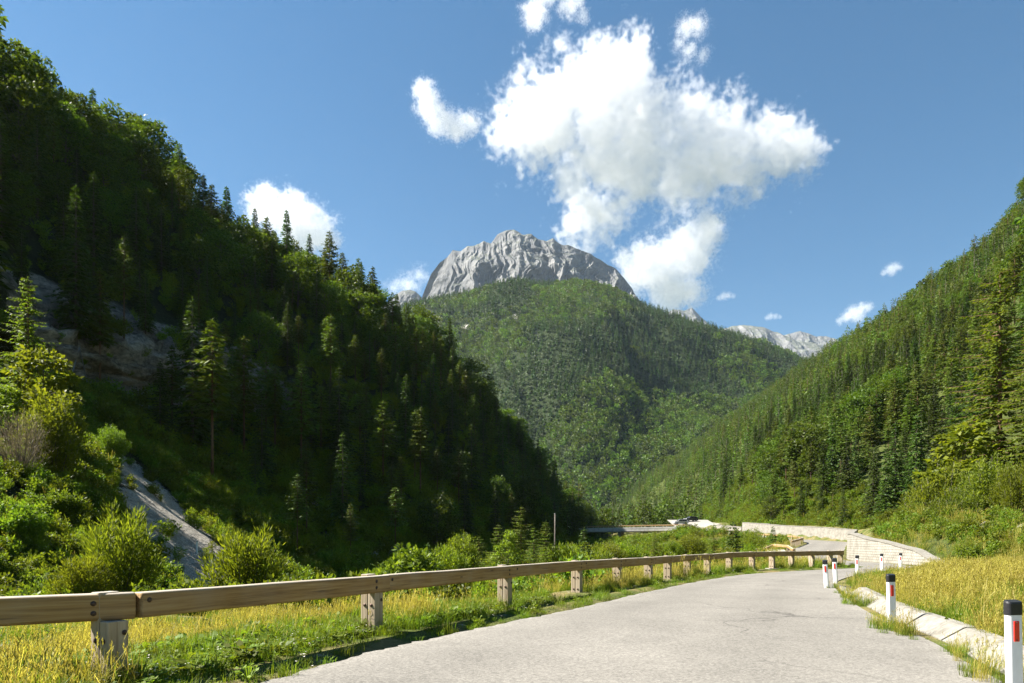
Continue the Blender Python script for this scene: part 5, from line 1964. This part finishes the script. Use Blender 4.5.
def cloud(blobs, dist, label, res, noise=1.0, name='cloud', soft=0.35, thick=0.7, seed=0.0, cover=0.0):
    """blobs: (px, py, radius px) at depth dist. Density = distance inside the nearest blob, broken up by noise"""
    B = np.array([list(P(a, b, dist)) + [c * 0.95 / F * dist] for a, b, c in blobs])
    c0 = B[:, :3].mean(0)
    rmax = B[:, 3].max()
    lo = (B[:, :3] - B[:, 3:4] * 1.45).min(0) - c0
    hi = (B[:, :3] + B[:, 3:4] * 1.45).max(0) - c0
    half = rmax * thick * 1.3
    lo[1], hi[1] = -half, half
    rs = np.random.default_rng(int(seed * 10) + 5)
    pt = B[:, :3] - c0
    pt[:, 1] = rs.normal(0, 0.2 * rmax * thick, len(B))
    vd = bpy.data.volumes.new(name)
    vd.materials.append(M['cloud'])
    o = bpy.data.objects.new(name, vd)
    COL.objects.link(o)
    o.location = c0
    t = bpy.data.node_groups.new(name, 'GeometryNodeTree')
    t.interface.new_socket('Geometry', in_out='INPUT', socket_type='NodeSocketGeometry')
    t.interface.new_socket('Geometry', in_out='OUTPUT', socket_type='NodeSocketGeometry')
    N, L = t.nodes.new, t.links.new
    gi, go = N('NodeGroupInput'), N('NodeGroupOutput')
    vc = N('GeometryNodeVolumeCube')
    size = hi - lo
    vc.inputs['Min'].default_value = tuple(lo)
    vc.inputs['Max'].default_value = tuple(hi)
    unit = size.max() / res
    for i, ax in enumerate('XYZ'):
        vc.inputs['Resolution ' + ax].default_value = max(8, int(size[i] / unit))
    pos = N('GeometryNodeInputPosition').outputs[0]

    def math_(op, a, b=None, c=None):
        x = N('ShaderNodeMath')
        x.operation = op
        for i, v in enumerate((a, b, c)):
            if v is None:
                continue
            if isinstance(v, bpy.types.NodeSocket):
                L(v, x.inputs[i])
            else:
                x.inputs[i].default_value = v
        return x.outputs[0]
    # every blob adds a soft ball; the largest value wins
    f = None
    rsc = rmax
    for k in range(len(B)):
        sub = N('ShaderNodeVectorMath')
        sub.operation = 'SUBTRACT'
        L(pos, sub.inputs[0])
        sub.inputs[1].default_value = tuple(pt[k])
        sc = N('ShaderNodeVectorMath')
        sc.operation = 'MULTIPLY'
        L(sub.outputs[0], sc.inputs[0])
        sc.inputs[1].default_value = (1, 1 / thick, 1)
        ln = N('ShaderNodeVectorMath')
        ln.operation = 'LENGTH'
        L(sc.outputs[0], ln.inputs[0])
        v = math_('MULTIPLY_ADD', ln.outputs[1], -1.0 / B[k, 3], 1.0)            # 1 at the centre, 0 at the rim
        v = math_('MULTIPLY', v, min(1.0, 0.55 + 0.45 * B[k, 3] / rsc))
        f = v if f is None else math_('SMOOTH_MAX', f, v, 0.25)
    ad = N('ShaderNodeVectorMath')
    ad.operation = 'ADD'
    L(pos, ad.inputs[0])
    ad.inputs[1].default_value = (seed * 1371.0, seed * 713.0, seed * 391.0)
    nz = None
    for sc_, w in ((2.2 / rmax, 1.7), (8.5 / rmax, 1.6)):
        x = N('ShaderNodeTexNoise')
        x.inputs['Scale'].default_value = sc_
        x.inputs['Detail'].default_value = 8.0
        x.inputs['Roughness'].default_value = 0.6
        x.inputs['Distortion'].default_value = 0.25
        L(ad.outputs[0], x.inputs['Vector'])
        v = math_('MULTIPLY_ADD', x.outputs[0], 2.0 * w * noise, -w * noise)
        nz = v if nz is None else math_('ADD', nz, v)
    f = math_('ADD', f, nz)
    f = math_('ADD', f, cover)
    cl = N('ShaderNodeClamp')
    L(math_('DIVIDE', f, soft), cl.inputs[0])
    L(math_('POWER', cl.outputs[0], 1.5), vc.inputs['Density'])
    sm = N('GeometryNodeSetMaterial')
    sm.inputs['Material'].default_value = M['cloud']
    L(vc.outputs[0], sm.inputs[0])
    L(sm.outputs[0], go.inputs[0])
    md = o.modifiers.new('vapour', 'NODES')
    md.node_group = t
    tag(o, label, 'cloud')
    return o


if CLOUDS:
    cloud([(552, 125, 60), (600, 100, 66), (650, 112, 54), (620, 150, 70), (690, 150, 66), (735, 150, 55), (775, 150, 40), (808, 146, 22), (575, 182, 38), (595, 215, 40), (500, 135, 22), (525, 130, 40), (620, 75, 40), (585, 80, 36), (705, 124, 34), (636, 66, 22)], 9000,
          'large bright white cumulus cloud spreading over the peak', CRES, 0.62, soft=0.28, thick=0.40, seed=1.0, cover=-0.04)
    cloud([(655, 265, 30), (690, 250, 30), (670, 288, 28), (702, 234, 22), (640, 275, 22), (712, 225, 14), (690, 290, 20), (628, 262, 16)], 9300, 'bright cloud hanging low behind the right shoulder of the peak', CRES // 2, 0.55, soft=0.28, thick=0.7, seed=2.0)
    cloud([(268, 208, 24), (290, 215, 28), (312, 228, 25), (328, 240, 15), (262, 200, 14), (300, 235, 24)], 8500, 'white cloud peeping over the wooded crest of the left slope', CRES // 2, 0.5, soft=0.28, thick=0.8, seed=3.0)
    cloud([(424, 92, 14), (430, 108, 16), (440, 120, 17), (456, 125, 16), (471, 123, 12)], 8500, 'small curved cloud left of the large cumulus', CRES // 2, 0.55, soft=0.28, thick=0.9, seed=4.0)
    cloud([(536, 10, 17), (532, 28, 11), (570, 3, 16), (583, 12, 9), (545, -6, 16)], 8000, 'ragged cloud at the top picture edge above the large cumulus', CRES // 2, 0.75, soft=0.5, thick=0.9, seed=5.0, cover=-0.05)
    cloud([(686, 30, 14), (698, 26, 13), (690, 48, 12), (702, 58, 9), (678, 44, 9)], 8200, 'thin wispy cloud above the right half of the large cumulus', CRES // 2, 0.8, soft=0.6, thick=0.9, seed=6.0, cover=-0.1)
    cloud([(846, 318, 7), (853, 313, 9), (862, 309, 8), (869, 307, 6), (858, 315, 9), (840, 321, 5)], 9500, 'small cloud touching the crest of the right slope', 110, 0.6, soft=0.45, thick=0.9, seed=7.0)
    cloud([(885, 272, 4), (889, 270, 6), (894, 268, 6), (899, 268, 4), (892, 272, 5)], 9500, 'tiny cloud floating alone above the right slope', 80, 0.6, soft=0.5, thick=0.9, seed=8.0, cover=0.05)
    cloud([(719, 298, 3.5), (724, 296, 5), (729, 295, 4), (733, 296, 3)], 9500, 'tiny cloud right of the low bright cloud', 80, 0.6, soft=0.5, thick=0.9, seed=9.0, cover=0.05)
    cloud([(767, 318, 3), (771, 316, 4), (776, 316, 3.5), (780, 317, 2.5)], 9800, 'tiny flat cloud above the far grey ridge', 70, 0.6, soft=0.5, thick=0.9, seed=10.0, cover=0.05)
    cloud([(408, 284, 16), (395, 290, 12), (420, 276, 12)], 9500, 'faint cloud behind the small rock spire', 80, 0.7, soft=0.9, thick=0.9, seed=11.0, cover=-0.1)

# ------------------------------------------------------------------ air
if HAZE > 0:
    top = 3.455 / 1000 * 0 + 2080.0
    g = Geo()
    bm = bmesh.new()
    bmesh.ops.create_cube(bm, size=1.0)
    g.from_bm(bm)
    hz = g.build('haze', None)
    hz.data.materials.clear()
    TH = NT('valley_air')
    v = TH.n('ShaderNodeVolumePrincipled', {'Color': (0.62, 0.78, 1.0, 1), 'Density': HAZE, 'Anisotropy': 0.2})
    TH.t.links.new(v.outputs[0], TH.out.inputs['Volume'])
    hz.data.materials.append(TH.m)
    zmin, zmax = -330.0, 2320.0
    hz.scale = (9000, 8400, zmax - zmin)
    hz.location = (0, 3600, (zmax + zmin) / 2)
    tag(hz, 'thin bluish summer air filling the valley', kind='stuff')

# ------------------------------------------------------------------ sky, sun, camera
W = bpy.data.worlds.new('World')
SC.world = W
W.use_nodes = True
nt = W.node_tree
bg = nt.nodes['Background']
sk = nt.nodes.new('ShaderNodeTexSky')
sk.sky_type = 'NISHITA'
sk.sun_disc = False
sk.sun_elevation = R(SUN_EL)
sk.sun_rotation = R(SUN_AZ)
sk.altitude = 1500
sk.air_density = 1.0
sk.air_density = 1.25
sk.dust_density = 0.3
sk.ozone_density = 1.2
hs = nt.nodes.new('ShaderNodeHueSaturation')
hs.inputs['Saturation'].default_value = 1.38
hs.inputs['Hue'].default_value = 0.494
nt.links.new(sk.outputs[0], hs.inputs['Color'])
nt.links.new(hs.outputs[0], bg.inputs[0])
bg.inputs[1].default_value = SKY
sv = Vector((math.sin(R(SUN_AZ)) * math.cos(R(SUN_EL)), math.cos(R(SUN_AZ)) * math.cos(R(SUN_EL)), math.sin(R(SUN_EL))))
sl = bpy.data.lights.new('sun', 'SUN')
sl.energy = SUN
sl.angle = R(0.53)
sl.color = (1.0, 0.94, 0.85)
so = bpy.data.objects.new('sun', sl)
so.rotation_euler = (-sv).to_track_quat('-Z', 'Y').to_euler()
COL.objects.link(so)
cam = bpy.data.cameras.new('camera')
cam.sensor_width = 36
cam.lens = 36 * F / 1024
cam.shift_y = (HZ - 341.5) / 1024
cam.clip_start = 0.1
cam.clip_end = 40000
co = bpy.data.objects.new('camera', cam)
co.location = (0, 0, EYE)
co.rotation_euler = (math.pi / 2, 0, 0)
COL.objects.link(co)
SC.camera = co
SC.view_settings.view_transform = 'Standard'
SC.view_settings.look = 'None'
SC.view_settings.exposure = EXPO
SC.view_settings.gamma = 1
cy = SC.cycles
cy.max_bounces = 10
cy.diffuse_bounces = 3
cy.transmission_bounces = 4
cy.transparent_max_bounces = 8
cy.volume_bounces = VB
cy.volume_step_rate = VSTEP
cy.volume_max_steps = 256
cy.use_denoising = DENOISE
cy.use_adaptive_sampling = False
